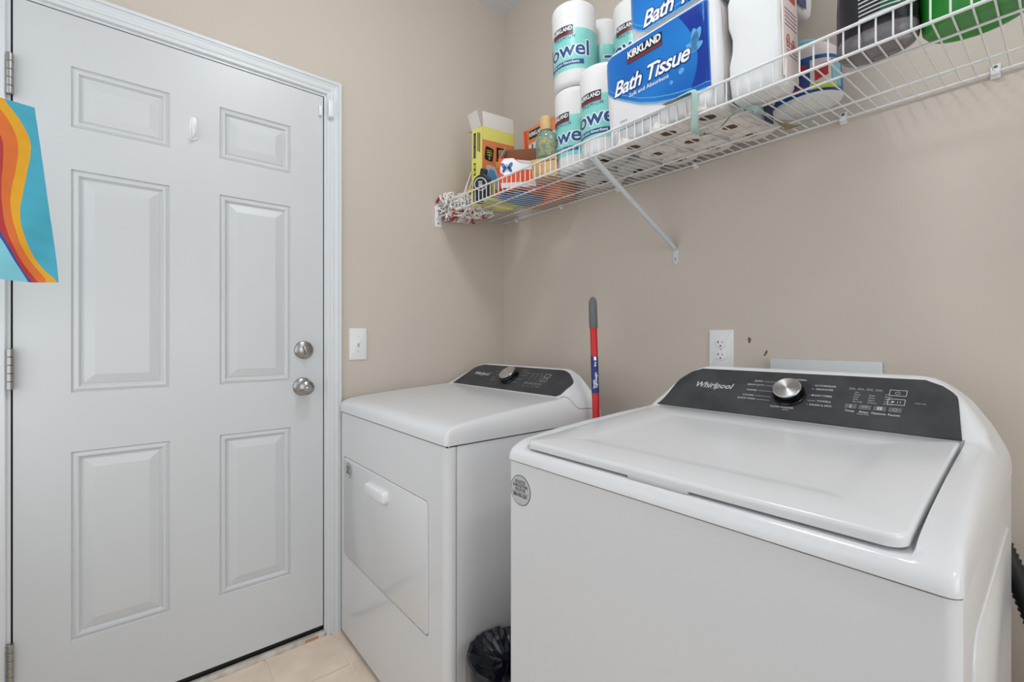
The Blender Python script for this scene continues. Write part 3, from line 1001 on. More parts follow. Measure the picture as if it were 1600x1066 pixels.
s = empty('power_outlet', (1.112, 0, 1.100))
tag(s, 'white double power outlet on the back wall above the washing machine', 'power outlet')
FO = frame((0, 0, 0), (1, 0, 0), (0, 0, 1))
pl = roundpoly([(-0.039, -0.0635), (0.039, -0.0635), (0.039, 0.0635), (-0.039, 0.0635)], 0.003, 3)
B().prism(pl, 0, 0.0062, mtx=FO, bevel=0.0035, seg=3).build('outlet_plate', 'plastic', s)
for dz in (0.0195, -0.0195):
    rp = [(x, y) for x, y in circle(0.0172, 32)]
    rp = [(x, max(-0.0142, min(0.0142, y))) for x, y in rp]
    rc = B().prism(rp, 0.0058, 0.0085, mtx=FO @ T(0, dz, 0), bevel=0.001).build('receptacle', 'plastic', s)
    b = B()
    F2 = FO @ T(0, dz, 0)
    b.box((-0.0078, 0.0005, 0.008), (-0.0058, 0.0085, 0.0088), mtx=F2)
    b.box((-0.0115, 0.0035, 0.008), (-0.0066, 0.0055, 0.0088), mtx=F2)
    b.box((0.0056, 0.001, 0.008), (0.0074, 0.008, 0.0088), mtx=F2)
    b.prism(circle(0.0026, 14, 0, -0.0075), 0.008, 0.0088, mtx=F2)
    o = b.build('socket_slots', 'black', smooth=False)
    o.parent = rc
B().lathe([(0.0, 0.0072), (0.0025, 0.007), (0.003, 0.006)], 14, mtx=FO).build('plate_screw', 'stickergrey', s)

b = B()
b.box((1.262, -0.016, 0.80), (1.522, 0.0, 1.0765), bevel=0.0025)
tag(b.build('wall_board', 'brace', sharp=60), 'white painted board on the wall behind the washing machine console', 'board')

s = empty('adhesive_hook', (0, -1.297, 1.818))
tag(s, 'small white plastic hook stuck high on the door', 'hook')
hpl = roundpoly([(-0.012, -0.038), (0.012, -0.038), (0.010, 0.038), (-0.010, 0.038)], 0.009, 5)
B().prism(hpl, 0, 0.005, mtx=FS, bevel=0.0025).build('hook_plate', 'plastic', s)
B().tube([(0.004, 0, 0.012), (0.010, 0, -0.006), (0.014, 0, -0.022), (0.020, 0, -0.028), (0.026, 0, -0.022), (0.027, 0, -0.010)], [0.006, 0.0065, 0.0065, 0.006, 0.0055, 0.004], 12).build('hook_arm', 'plastic', s)
s = empty('door_sensor', (0, -0.8995, 2.001))
tag(s, 'slim white alarm magnet at the top corner of the door', 'sensor')
B().box((0, -0.0055, -0.019), (0.012, 0.0055, 0.019), bevel=0.002).build('magnet_case', 'plastic', s)
s = empty('door_sensor', (0.0095, -0.8645, 2.012))
tag(s, 'white alarm contact sensor on the door casing', 'sensor')
B().box((0, -0.0105, -0.033), (0.016, 0.0105, 0.033), bevel=0.003).build('sensor_case', 'plastic', s)
B().box((0.0155, -0.0085, -0.0315), (0.0165, 0.0085, -0.0285)).build('case_seam', 'stickergrey', s)

# scuffs on the back wall
for (x, z, r, q, rot, lb) in ((1.198, 1.131, 0.0042, 2.1, 0.05, 'brown oval scuff on the back wall right of the outlet'), (1.245, 1.092, 0.0028, 3.6, -0.45, 'thin slanted brown scuff on the back wall above the white board')):
    pts = [(r * math.cos(a) * (1 + 0.2 * math.sin(5 * a)), r * q * math.sin(a) * (1 + 0.15 * math.sin(3 * a + 1))) for a in [2 * PI * k / 24 for k in range(24)]]
    o = B().prism(pts, 0, 0.0008, mtx=frame((x, 0, z), (1, 0, 0), (0, 0, 1)) @ R(rot, 'Z'), bevel=0.0003).build('wall_scuff', 'stain')
    tag(o, lb, 'scuff')

# ------------------------------------------------------------------ mop handle leaning between the machines
s = empty('mop_pole', (0, 0, 0))
tag(s, 'red mop pole with grey grip standing between the dryer and the washing machine', 'mop')
p0, p1 = Vector((0.947, -0.378, 0.0)), Vector((0.8085, -0.271, 1.274))
pv = (p1 - p0)
B().tube([p0 + pv * 0.012, p0 + pv * 0.93], 0.0117, 20).build('pole', 'red', s)
gp = [p0 + pv * t for t in (0.918, 0.920, 0.975, 0.988, 0.996, 1.0)]
B().tube(gp, [0.0130, 0.0138, 0.0138, 0.0125, 0.009, 0.003], 20).build('grip', 'grip', s)
lb0, lb1 = 0.752, 0.845
lo = B().tube([p0 + pv * lb0, p0 + pv * lb1], 0.0119, 24, cap=False).build('pole_label', 'navy', s)
pd = pv.normalized()
side = Vector((0.6397, 0.7686, 0)).cross(Vector((0, 0, 1)))
cx_ = pd.cross(Vector((-0.7686, 0.6397, 0))).normalized()
nz_ = cx_.cross(pd)
if nz_.dot(Vector((1.1, -1.28, 0))) < 0:
    cx_, nz_ = -cx_, -nz_
b = B()
for (t_, txt, sz, a) in ((0.785, 'Lightweight', 0.0105, 0.10), (0.775, 'Durable', 0.0085, -0.45), (0.825, 'Mop', 0.0085, 0.0)):
    # print that runs along the pole
    Fm = frame(p0 + pv * t_, pd, -cx_)
    if Fm.to_3x3().col[2].dot(nz_) < 0:
        Fm = frame(p0 + pv * t_, pd, cx_)
    b.text(txt, sz, Fm @ R(a, 'X') @ T(0, 0, 0.01215), off=0.0002)
b.box((-0.012, -0.004, -0.001), (0.0, 0.004, 0.0003), mtx=frame(p0 + pv * 0.8435, pd, cx_ if frame(p0, pd, cx_).to_3x3().col[2].dot(nz_) > 0 else -cx_) @ T(0, 0, 0.0121))
o = b.build('label_lettering', 'white', smooth=False)
o.parent = lo
B().tube([p0, p0 + pv * 0.015], 0.0125, 16).build('pole_tip', 'grip', s)

# ------------------------------------------------------------------ bin with a black bag
s = empty('waste_bin', (0.920, -0.712, 0))
tag(s, 'small grey waste bin lined with a black bag, between the machines', 'bin')
B().lathe([(0.0, 0.004), (0.078, 0.004), (0.082, 0.0), (0.084, 0.004), (0.108, 0.325), (0.113, 0.328), (0.113, 0.334), (0.107, 0.334), (0.103, 0.322), (0.082, 0.012), (0.0, 0.012)], 48).build('bin_body', 'bin', s)
random.seed(3)
b = B()
rows = []
NB = 72
prof = [(0.1150, 0.262), (0.1165, 0.285), (0.1165, 0.31), (0.1165, 0.330), (0.1145, 0.3385), (0.108, 0.341), (0.098, 0.334), (0.084, 0.322), (0.066, 0.318), (0.046, 0.309), (0.026, 0.312), (0.008, 0.304)]
ph = [[random.uniform(0, 6.28) for _ in range(8)] for _ in prof]
for i, (r, z) in enumerate(prof):
    row = []
    for k in range(NB + 1):
        a = 2 * PI * (k % NB) / NB
        wob = sum(math.sin(f * a + ph[0][j] + 0.55 * i * (1 + 0.3 * j)) * g for j, (f, g) in enumerate(((5, 1), (9, 0.9), (14, 0.7), (22, 0.6), (31, 0.5))))
        amp = 0.0012 if i < 4 else (0.0022 if i < 6 else 0.0065)
        zz = z + wob * amp + (random.uniform(-1, 1) * amp * 0.9 if i > 5 else 0)
        rr = r + (abs(wob) * 0.0004 if i < 5 else wob * 0.0012)
        row.append((rr * math.cos(a), rr * math.sin(a), zz))
    row[-1] = row[0]
    rows.append(row)
b.grid(rows)
bag = b.build('bin_bag', 'bag', sharp=24)
bag.location = (0.920, -0.712, 0)
tag(bag, 'crumpled black plastic bag lining the bin between the machines', 'bag')

# ------------------------------------------------------------------ wire shelf
KT = 0.08


def zs(y, d=0.0):
    return 1.72 + KT * y + d


SH = empty('wire_shelf', (0, 0, 1.72))
tag(SH, 'long white coated wire shelf across the back wall', 'shelf')
SX1 = 2.45


def spart(o):
    o.parent = SH
    o.matrix_local = T(0, 0, -1.72)
    return o


FY = -0.384
LIP = 0.0475
for nm, y, z, r in (('back_rail', -0.0075, zs(-0.0075, -0.0035), 0.0030), ('support_rail', -0.108, zs(-0.108, -0.0040), 0.0026), ('support_rail', -0.292, zs(-0.292, -0.0040), 0.0026),
                    ('front_rail', FY + 0.003, zs(FY, -0.0030), 0.0031), ('lip_rail', FY - 0.0025, zs(FY) + LIP, 0.0032)):
    spart(B().tube([(0.003, y, z), (SX1, y, z)], r, 12).build(nm, 'wire'))
cw = None
x = 0.0125
while x < SX1:
    if cw is None:
        cw = B().tube([(0, -0.002, zs(-0.002)), (0, FY + 0.004, zs(FY + 0.004)), (0, FY + 0.0005, zs(FY) + 0.0012), (0, FY, zs(FY) + 0.005), (0, FY, zs(FY) + LIP + 0.001)], 0.00165, 6).build('cross_wire', 'wire')
        spart(cw)
        cw.matrix_local = T(x, 0, -1.72)
    else:
        o = share(cw, 'cross_wire', SH)
        o.matrix_local = T(x, 0, -1.72)
    x += 0.0254
# wall clips
cp = None
labels = ['white wall clip holding the shelf over the dryer, nearest the room corner', 'white wall clip under the boxes on the shelf', 'white wall clip left of the shelf brace',
          'white wall clip just right of the shelf brace', 'white wall clip under the white tub on the shelf', 'white wall clip at the bare right end of the shelf', 'white wall clip beyond the green tub']
for xc, lbl in zip((0.102, 0.405, 0.707, 1.027, 1.439, 1.717, 2.10), labels):
    if cp is None:
        cp = empty('shelf_clip', (xc, 0, 1.7195))
        b = B()
        b.box((-0.008, -0.0042, -0.0165), (0.008, 0.0, 0.014), bevel=0.0012)
        b.box((-0.007, -0.0135, -0.0115), (0.007, -0.0035, -0.0070), bevel=0.0012)
        b.box((-0.007, -0.0145, -0.0115), (0.007, -0.0115, 0.0010), bevel=0.0012)
        b.build('clip_body', 'plastic', cp)
        B().lathe([(0.0, 0.0062), (0.0028, 0.006), (0.0036, 0.004)], 14, mtx=T(0, 0, 0.0085) @ R(PI / 2, 'X')).build('clip_screw', 'nickel', cp)
        q = cp
    else:
        q = copy_tree(cp)
        q.location = (xc, 0, 1.7195)
    tag(q, lbl, 'clip', 'wall clips along the back of the shelf')
s = empty('end_bracket', (0, FY, 1.69))
tag(s, 'white plastic bracket holding the shelf end on the door wall', 'bracket')
b = B()
b.box((0, -0.016, -0.050), (0.004, 0.018, 0.052), bevel=0.0012)
b.box((0.003, -0.010, -0.012), (0.016, 0.010, -0.0065), bevel=0.001)
b.box((0.003, -0.0105, -0.012), (0.016, -0.0065, 0.050), bevel=0.001)
b.build('bracket_body', 'plastic', s)
B().lathe([(0.0, 0.0062), (0.0034, 0.006), (0.0042, 0.0038)], 14, mtx=T(0, 0.0, -0.034) @ R(PI / 2, 'Y')).build('bracket_screw', 'nickel', s)
# brace
s = empty('shelf_brace', (0.952, 0, 1.425))
tag(s, 'slanted white metal brace holding up the shelf front', 'brace')
a0, a1 = Vector((0.896, FY + 0.012, zs(FY) - 0.004)), Vector((0.952, -0.006, 1.447))
off = Vector((0.952, 0, 1.425))
b = B()
b.tube([a0 - off, a0 + (a1 - a0) * 0.1 - off, a1 - (a1 - a0) * 0.06 - off, a1 - off], [0.0105, 0.0095, 0.0095, 0.0075], 14, flat=0.8)
b.build('brace_arm', 'brace', s, sharp=70)
b = B()
tab = roundpoly([(-0.0095, -0.030), (0.0095, -0.030), (0.0095, 0.028), (-0.0095, 0.028)], 0.0075, 5)
b.prism(tab, 0, 0.003, mtx=frame((0, 0, -0.002), (1, 0, 0), (0, 0, 1)), bevel=0.001)
b.build('wall_tab', 'brace', s)
B().lathe([(0.0, 0.0055), (0.003, 0.005), (0.0042, 0.003)], 14, mtx=T(0, 0, -0.014) @ R(PI / 2, 'X')).build('tab_screw', 'nickel', s)
B().tube([(a0 - off) + Vector((0, 0.002, 0.001)), (a0 - off) + Vector((0, -0.012, 0.001)), (a0 - off) + Vector((0, -0.013, 0.010))], 0.004, 10).build('brace_hook', 'brace', s)

# ------------------------------------------------------------------ things on the shelf
def stand(name, x, y, rz=0.0, lift=0.0, tilt=True, extra=None):
    """an Empty standing on the shelf's wires, square to the sloping deck"""
    m = T(x, y, zs(y, 0.0019 + lift))
    if tilt:
        m = m @ R(KT, 'X')
    m = m @ R(rz, 'Z')
    if extra is not None:
        m = m @ extra
    return empty(name, M4=m)


# paper towels
def make_towel():
    t = empty('paper_towel_roll')
    b = B()
    pr = [(0.022, 0.004), (0.058, 0.003), (0.068, 0.004), (0.0730, 0.010), (0.0750, 0.022), (0.0750, 0.262), (0.0725, 0.273), (0.066, 0.2785), (0.050, 0.2795), (0.022, 0.277)]
    b.lathe(pr, 48, mi=0)
    b.lathe([(0.022, 0.277), (0.0215, 0.275), (0.0215, 0.006), (0.022, 0.004)], 32, mi=1)
    o = b.build('roll', ['paper', 'corein'], t, sharp=50)
    b = B()
    prof = [(0.0754, 0.052), (0.0757, 0.056), (0.0757, 0.180), (0.0754, 0.184)]
    b.lathe(prof, 48)
    lab = b.build('printed_band', 'mint', t, sharp=60)
    F = T(0, 0, 0.1)
    # cylinder frame: text is bent about y, so turn it upright and face it -y
    U = Matrix(((1, 0, 0, 0), (0, 0, -1, 0), (0, 1, 0, 0), (0, 0, 0, 1)))
    rad = 0.0760

    def cyl(b_, s_, size, a, z, off=0.0, lift=0.0, **kw):
        b_.text(s_, size, R(a, 'Z') @ T(0, 0, z) @ U, bend=rad, off=off, lift=lift, **kw)

    b = B()
    cyl(b, 'Towel', 0.068, 0.0, 0.1165, off=0.0040, lift=0.0003, sx=1.12, res=3)
    o = b.build('lettering_outline', 'white', smooth=False)
    o.parent = lab
    b = B()
    cyl(b, 'Towel', 0.068, 0.0, 0.1165, off=0.0012, lift=0.0008, sx=1.12, res=3)
    cyl(b, 'PREMIUM', 0.0150, 0.13, 0.1560, lift=0.0006, spacing=1.3)
    o = b.build('brand_lettering', 'towelblue', smooth=False)
    o.parent = lab

    def arc(b_, a0, a1, z0, z1, r, n=14, tiltz=0.0):
        b_.grid([[(r * math.sin(a0 + (a1 - a0) * k / n), -r * math.cos(a0 + (a1 - a0) * k / n), z + tiltz * (k / n - 0.5)) for k in range(n + 1)] for z in (z0, z1)])

    b = B()
    arc(b, -0.90, 0.98, 0.066, 0.082, rad + 0.0002)
    o = b.build('lower_ribbon', 'towelblue', smooth=False)
    o.parent = lab
    b = B()
    arc(b, -0.50, 0.54, 0.166, 0.195, rad + 0.0004)
    o = b.build('banner', 'banner', smooth=False)
    o.parent = lab
    b = B()
    arc(b, -0.50, 0.54, 0.164, 0.173, rad + 0.0006)
    o = b.build('banner_stripe', 'bannerred', smooth=False)
    o.parent = lab
    b = B()
    cyl(b, 'KIRKLAND', 0.0185, 0.02, 0.1835, off=0.0005, sx=0.82, lift=0.0010)
    cyl(b, 'Thick and Absorbent', 0.0130, 0.04, 0.0745, off=0.00012, lift=0.0008)
    o = b.build('small_lettering', 'white', smooth=False)
    o.parent = lab
    return t


proto = make_towel()
TW = [  # x, y, level, turn, label
    (0.728, -0.250, 0, -0.16, 'paper towel roll at the bottom of the front left stack, behind the glass bottle'),
    (0.728, -0.250, 1, 0.14, 'paper towel roll on top of the front left stack'),
    (0.876, -0.286, 0, 0.02, 'single paper towel roll squeezed against the left end of the tissue pack'),
    (0.717, -0.092, 0, 1.9, 'paper towel roll in the back row hidden behind the front left stack'),
    (0.722, -0.092, 1, 2.05, 'small looking paper towel roll on top of the back row between two stacks'),
    (0.868, -0.092, 0, 0.9, 'paper towel roll in the back row behind the tissue pack, lower'),
    (0.868, -0.092, 1, 0.12, 'paper towel roll on the back row beside the upper blue tissue pack')]
for i, (x, y, lv, rz, lbl) in enumerate(TW):
    t = proto if i == 0 else copy_tree(proto)
    t.matrix_world = T(x, y, zs(y, 0.002)) @ R(KT * 0.6, 'X') @ T(0, 0, 0.2805 * lv) @ R(rz, 'Z')
    tag(t, lbl, 'paper towel', 'paper towel rolls on the shelf')


# bath tissue packs
def tissue_pack(name, M4, label, rolls, dz=0.0, W_=0.345, D_=0.352, H_=0.268):
    t = empty(name, M4=M4)
    tag(t, label, 'bath tissue', 'bath tissue packs on the shelf')
    b = B()
    cr = [0.040, 0.030, 0.020, 0.020]

    def ring(ins, z, bul=0.0):
        pts = roundpoly([(ins - bul, ins - bul), (W_ - ins + bul, ins - bul), (W_ - ins + bul, D_ - ins + bul), (ins - bul, D_ - ins + bul)], [max(0.004, c - ins + bul) for c in cr], 6)
        return [(x, y, z) for x, y in pts]

    b.rings([ring(0.010, 0.006), ring(0.003, 0.014), ring(0.0, 0.035), ring(0.0, H_ * 0.5, 0.002), ring(0.0, H_ - 0.035), ring(0.004, H_ - 0.012), ring(0.016, H_ - 0.002), ring(0.03, H_)])
    wr = b.build('wrapper', ['film'], t, sharp=50)
    if rolls:
        r0 = None
        for i in range(3):
            for j in range(3):
                xx, yy = 0.0585 + i * 0.1140, 0.0585 + j * 0.1175
                if r0 is None:
                    b = B()
                    b.lathe([(0.0215, 0.003), (0.0225, 0.0), (0.050, 0.0), (0.0555, 0.003), (0.0565, 0.009), (0.0565, 0.10)], 32, mi=0)
                    b.lathe([(0.0, 0.0048), (0.0195, 0.0048), (0.0205, 0.003), (0.0215, 0.003)], 24, mi=1)
                    r0 = b.build('tissue_roll', ['tissue', 'corein'], t)
                    r0.location = (xx, yy, 0)
                else:
                    share(r0, 'tissue_roll', t, (xx, yy, 0))
    # blue front print, its lower edge swooping
    F = frame((0, -0.0022, 0), (1, 0, 0), (0, 0, 1))
    n = 30
    lowc = lambda u: interp([(0.0, 0.185), (0.01, 0.165), (0.04, 0.138), (0.08, 0.115), (0.13, 0.088), (0.18, 0.070), (0.23, 0.058), (0.28, 0.051), (0.345, 0.049)], u)
    hic = lambda u: interp([(0.0, 0.205), (0.006, 0.225), (0.016, 0.240), (0.035, 0.250), (0.345, 0.252)], u)
    lo0, hi0 = lowc, hic
    lowc = lambda u: max(0.012 + max(0.0, 0.03 - u) * 0.8, lo0(u) - dz)
    cols = [0.006 + (W_ - 0.006 - 0.016) * (k / n) for k in range(n + 1)]

    def surf(u, z, d=0.0):
        y = 0.0
        if u < 0.040:
            q = 0.040 - u
            y = 0.040 - math.sqrt(max(0.0, 0.040 ** 2 - q * q))
        if u > W_ - 0.030:
            q = u - (W_ - 0.030)
            y = 0.030 - math.sqrt(max(0.0, 0.030 ** 2 - q * q))
        if z > H_ - 0.035:
            q = (z - (H_ - 0.035)) / 0.035
            y += 0.006 * q * q
        return (u, y - 0.0028 - d, z)

    b = B()
    b.grid([[surf(u, lowc(u) + (hic(u) - lowc(u)) * v / 8) for u in cols] for v in range(9)])
    pr = b.build('front_print', 'blue', t, sharp=80)
    b = B()
    b.grid([[surf(u, lowc(u) - 0.0045 + 0.0045 * v, 0.0003) for u in cols] for v in (0, 1)])
    b.grid([[surf(u, lowc(u) + 0.010, 0.0003) for u in cols], [surf(u, lowc(u) + 0.0125, 0.0003) for u in cols]])
    o = b.build('print_edge', 'lightblue', smooth=False)
    o.parent = pr
    # darker right end of the print
    b = B()
    dk = lambda z: 0.255 + 0.045 * math.sin(6 + z * 14)
    zz = [(0.062 if dz == 0 else 0.02) + (0.186 if dz == 0 else 0.228) * k / 10 for k in range(11)]
    b.grid([[surf(dk(z) + (W_ - 0.019 - dk(z)) * v / 4, z, 0.0004) for v in range(5)] for z in zz])
    o = b.build('dark_print_end', 'deepblueprint', smooth=False)
    o.parent = pr
    # pale petals
    b = B()
    for (cx, cz, ln, wd, rot) in ((0.280, 0.150, 0.036, 0.011, 0.25), (0.287, 0.160, 0.042, 0.012, 1.0), (0.297, 0.160, 0.040, 0.011, 1.7), (0.300, 0.148, 0.036, 0.010, 2.5), (0.248, 0.112, 0.017, 0.008, 0.4), (0.222, 0.098, 0.010, 0.006, 0.3)):
        pts = []
        for k in range(20):
            a = 2 * PI * k / 20
            lx, lz = ln * (0.5 + 0.5 * math.cos(a)), wd * math.sin(a) * (0.6 + 0.4 * math.sin(a / 2))
            pts.append(surf(min(W_ - 0.02, cx + lx * math.cos(rot) - lz * math.sin(rot)), cz + lx * math.sin(rot) + lz * math.cos(rot), 0.0006))
        b = B()
        b.poly(pts)
        o = b.build('petal_print', 'lightblue', smooth=False)
        o.parent = pr
    F = F @ T(0, -dz, 0)
    FT = F @ T(0.160 if not dz else 0.172, 0.150, 0.0018)
    b = B()
    b.text('Bath Tissue', 0.055, FT, off=0.0032, shear=0.34, sx=1.0, spacing=0.92, res=3)
    o = b.build('lettering_outline', 'outline', smooth=False)
    o.parent = pr
    b = B()
    b.text('Bath Tissue', 0.055, FT @ T(0, 0, 0.0004), off=0.0010, shear=0.34, sx=1.0, spacing=0.92, res=3)
    if not dz:
        b.text('Soft and Absorbent', 0.0150, F @ T(0.158, 0.119, 0.0018), off=0.0001, sx=1.05)
    o = b.build('brand_lettering', 'white', smooth=False)
    o.parent = pr
    b = B()
    b.box((0.094, 0.206, 0.0010), (0.205, 0.238, 0.0016), mtx=F)
    o = b.build('banner', 'banner', smooth=False)
    o.parent = pr
    b = B()
    b.box((0.094, 0.2045, 0.0014), (0.205, 0.212, 0.0019), mtx=F)
    o = b.build('banner_stripe', 'bannerred', smooth=False)
    o.parent = pr
    b = B()
    b.text('KIRKLAND', 0.0265, F @ T(0.149, 0.2255, 0.0021), off=0.0009, sx=0.86, spacing=0.95)
    o = b.build('small_lettering', 'white', smooth=False)
    o.parent = pr
    F = F @ T(0, dz, 0)
    b = B()
    b.box((0.02, 0.001, -0.02), (0.0205, 0.0015, -0.0195), mtx=F)
    for k, (u0, wd) in enumerate(() if dz else ((0.060, 0.020), (0.050, 0.105), (0.050, 0.135))):
        uu = u0
        while uu < u0 + wd:
            l_ = random.uniform(0.003, 0.010)
            b.box((uu, 0.058 - 0.011 * k, 0.0006), (uu + l_, 0.0605 - 0.011 * k, 0.0010), mtx=F)
            uu += l_ + 0.0025
    if not dz:
        tag(b.build('fine_print', 'printdim', t, smooth=False), kind='stuff')
    # end of the pack: pinkish film with navy bars
    F = frame((W_ + 0.0022, 0, 0), (0, 1, 0), (0, 0, 1))
    b = B()
    b.box((0.032, 0.03, 0), (0.070, H_ - 0.03, 0.0006), mtx=F)
    b.build('end_film', 'pinkfilm', t, smooth=False)
    for u0, u1, z1 in ((0.078, 0.130, 0.235), (0.240, 0.292, 0.235)):
        B().box((u0, 0.010, 0), (u1, z1, 0.0007), mtx=F).build('end_print', 'deepblue', t, smooth=False)
    return t


M['deepblueprint'] = mat('dark_royal_print', (8, 52, 150), 0.28)
YB = -0.372
PK = T(0.944, YB, zs(YB, 0.002)) @ R(KT, 'X') @ R(-0.035, 'Z')
tissue_pack('bath_tissue_pack', PK, 'blue and white bath tissue pack standing directly on the shelf wires', True)
PK2 = PK @ T(0.080, 0.020, 0.2690)
tissue_pack('bath_tissue_pack', PK2, 'blue and white bath tissue pack stacked on top of another, at the top edge', False, dz=0.116)


# milky jug
def loft_xy(b, levels, n=40, mi=0, p=3.2, cap0=True, cap1=True):
    """levels: (z, cx, cy, half x, half y): superellipse sections"""
    rs = []
    for z, cx, cy, hx_, hy_ in levels:
        r = []
        for k in range(n):
            a = 2 * PI * k / n
            c_, s_ = math.cos(a), math.sin(a)
            r.append((cx + hx_ * math.copysign(abs(c_) ** (2 / p), c_), cy + hy_ * math.copysign(abs(s_) ** (2 / p), s_), z))
        rs.append(r)
    b.rings(rs, mi=mi, cap0=cap0, cap1=cap1)


s = stand('bleach_jug', 1.360, -0.312, 0.0)
tag(s, 'white plastic jug with a pale red printed side label', 'jug')
b = B()
loft_xy(b, [(0.0, 0, 0, 0.046, 0.044), (0.002, 0, 0, 0.052, 0.050), (0.012, 0, 0, 0.0575, 0.0545), (0.05, 0, 0, 0.0605, 0.0565), (0.085, 0.0, 0, 0.0605, 0.0565), (0.115, 0.004, 0, 0.0565, 0.0560),
            (0.145, 0.004, 0, 0.0550, 0.0560), (0.175, 0.001, 0, 0.0600, 0.0565), (0.225, 0.001, 0, 0.0605, 0.0565), (0.262, 0.004, 0, 0.052, 0.050), (0.285, 0.012, 0, 0.032, 0.032), (0.293, 0.014, 0, 0.022, 0.022), (0.305, 0.014, 0, 0.021, 0.021)], p=4.0)
b.build('jug_body', 'jug', s, sharp=60)
B().lathe([(0.0, 0.325), (0.023, 0.325), (0.025, 0.322), (0.025, 0.298), (0.0, 0.298)], 32, mtx=T(0.014, 0, 0.006)).build('jug_cap', 'jug', s)
F = frame((0.0612, 0, 0), (0, 1, 0), (0, 0, 1)) @ Matrix.Diagonal((0.60, 1, 1, 1))
lb_ = B().box((-0.066, 0.020, -0.003), (0.075, 0.225, 0.0004), mtx=F, bevel=0.0003, seg=1).build('jug_label', 'pinklabel', s, smooth=False)
b = B()
for u, z, r in ((-0.026, 0.100, 0.0125), (0.022, 0.094, 0.0125)):
    b = B()
    b.tube([F @ Vector((u + r * math.cos(a), z + r * 1.05 * math.sin(a), 0.0006)) for a in [2 * PI * k / 24 for k in range(25)]], 0.0011, 5)
    b.box((u - 0.004, z - 0.005, 0.0003), (u + 0.002, z + 0.006, 0.0008), mtx=F)
    o = b.build('label_symbol', 'redink', smooth=False)
    o.parent = lb_
b = B()
b.box((-0.020, 0.190, 0.0003), (0.055, 0.222, 0.0007), mtx=F)
o = b.build('label_heading', 'redink', smooth=False)
o.parent = lb_
b = B()
random.seed(5)
for k in range(9):
    u = -0.050 + (0.01 if k > 4 else 0)
    z = 0.165 - 0.0085 * k - (0.028 if k > 4 else 0)
    while u < 0.058:
        l_ = random.uniform(0.004, 0.012)
        b.box((u, z, 0.0003), (u + l_, z + 0.0032, 0.0007), mtx=F)
        u += l_ + 0.003
o = tag(b.build('label_print', 'mauve', smooth=False), kind='stuff')
o.parent = lb_

# oval detergent tub
s = stand('detergent_tub', 1.402, -0.156, -0.25)
tag(s, 'oval detergent tub with cobalt label and white base, right of the jug', 'tub')
b = B()
loft_xy(b, [(0.0, 0, 0, 0.066, 0.058), (0.003, 0, 0, 0.0715, 0.064), (0.010, 0, 0, 0.0745, 0.067)], p=2.2)
b.build('tub_base', 'plastic', s)
b = B()
loft_xy(b, [(0.010, 0, 0, 0.0745, 0.067), (0.06, 0, 0, 0.0735, 0.066), (0.095, 0, 0, 0.071, 0.064)], p=2.2, cap0=False, cap1=False)
tl = b.build('tub_label', 'royal', s, sharp=70)
b = B()
loft_xy(b, [(0.095, 0, 0, 0.071, 0.064), (0.120, 0, 0, 0.065, 0.059), (0.132, 0, 0, 0.054, 0.052)], p=2.2, cap0=False)
b.build('tub_shoulder', 'pinkfilm', s, sharp=70)


def oval_patch(b_, a0, a1, z0, z1, d, n=12, hx_=0.0742, hy_=0.0668, p=2.2, slope=0.0):
    rows_ = []
    for z in (z0, z1):
        row_ = []
        for k in range(n + 1):
            a = a0 + (a1 - a0) * k / n
            c_, s_ = math.cos(a), math.sin(a)
            row_.append(((hx_ + d) * math.copysign(abs(c_) ** (2 / p), c_), (hy_ + d) * math.copysign(abs(s_) ** (2 / p), s_), z + slope * (k / n - 0.5)))
        rows_.append(row_)
    b_.grid(rows_)


for nm, mt, a0, a1, z0, z1, d in (('label_patch', 'yellow', -2.55, -2.15, 0.022, 0.060, 0.0008), ('label_patch', 'labelred', -2.05, -1.10, 0.058, 0.078, 0.0010), ('label_patch', 'labelblue', -2.10, -1.05, 0.020, 0.058, 0.0007),
                                  ('label_patch', 'pinklabel', -0.98, -0.30, 0.030, 0.084, 0.0010), ('label_patch', 'lime', -1.0, -0.1, 0.016, 0.030, 0.0009), ('label_patch', 'teal', -0.28, 0.1, 0.02, 0.084, 0.0008)):
    b = B()
    oval_patch(b, a0, a1, z0, z1, d)
    o = b.build(nm, mt, smooth=True)
    o.parent = tl
b = B()
oval_patch(b, -0.85, -0.42, 0.040, 0.070, 0.0014, slope=0.012)
oval_patch(b, -2.02, -1.15, 0.022, 0.028, 0.0012)
oval_patch(b, -1.95, -1.30, 0.040, 0.046, 0.0012, slope=0.004)
o = b.build('label_figure', 'redink')
o.parent = tl
b = B()
for k in range(5):
    a = -1.85 + 0.13 * k
    oval_patch(b, a, a + 0.07, 0.046, 0.056, 0.0014, n=3, slope=0.002)
oval_patch(b, -2.50, -2.25, 0.046, 0.050, 0.0012)
oval_patch(b, -2.45, -2.22, 0.036, 0.040, 0.0012)
o = b.build('label_strokes', 'black')
o.parent = tl
b = B()
b.lathe([(0.0, 0.137), (0.030, 0.136), (0.042, 0.131), (0.047, 0.123), (0.048, 0.108), (0.046, 0.104), (0.0, 0.104)], 40, sy=0.95, mtx=T(-0.010, -0.008, 0.018))
b.build('tub_lid', 'teal', s, sharp=50)
B().lathe([(0.0485, 0.104), (0.0505, 0.106), (0.0505, 0.114), (0.0485, 0.116), (0.0475, 0.110)], 40, sy=0.95, mtx=T(-0.010, -0.008, 0.018)).build('lid_rim', 'plastic', s)

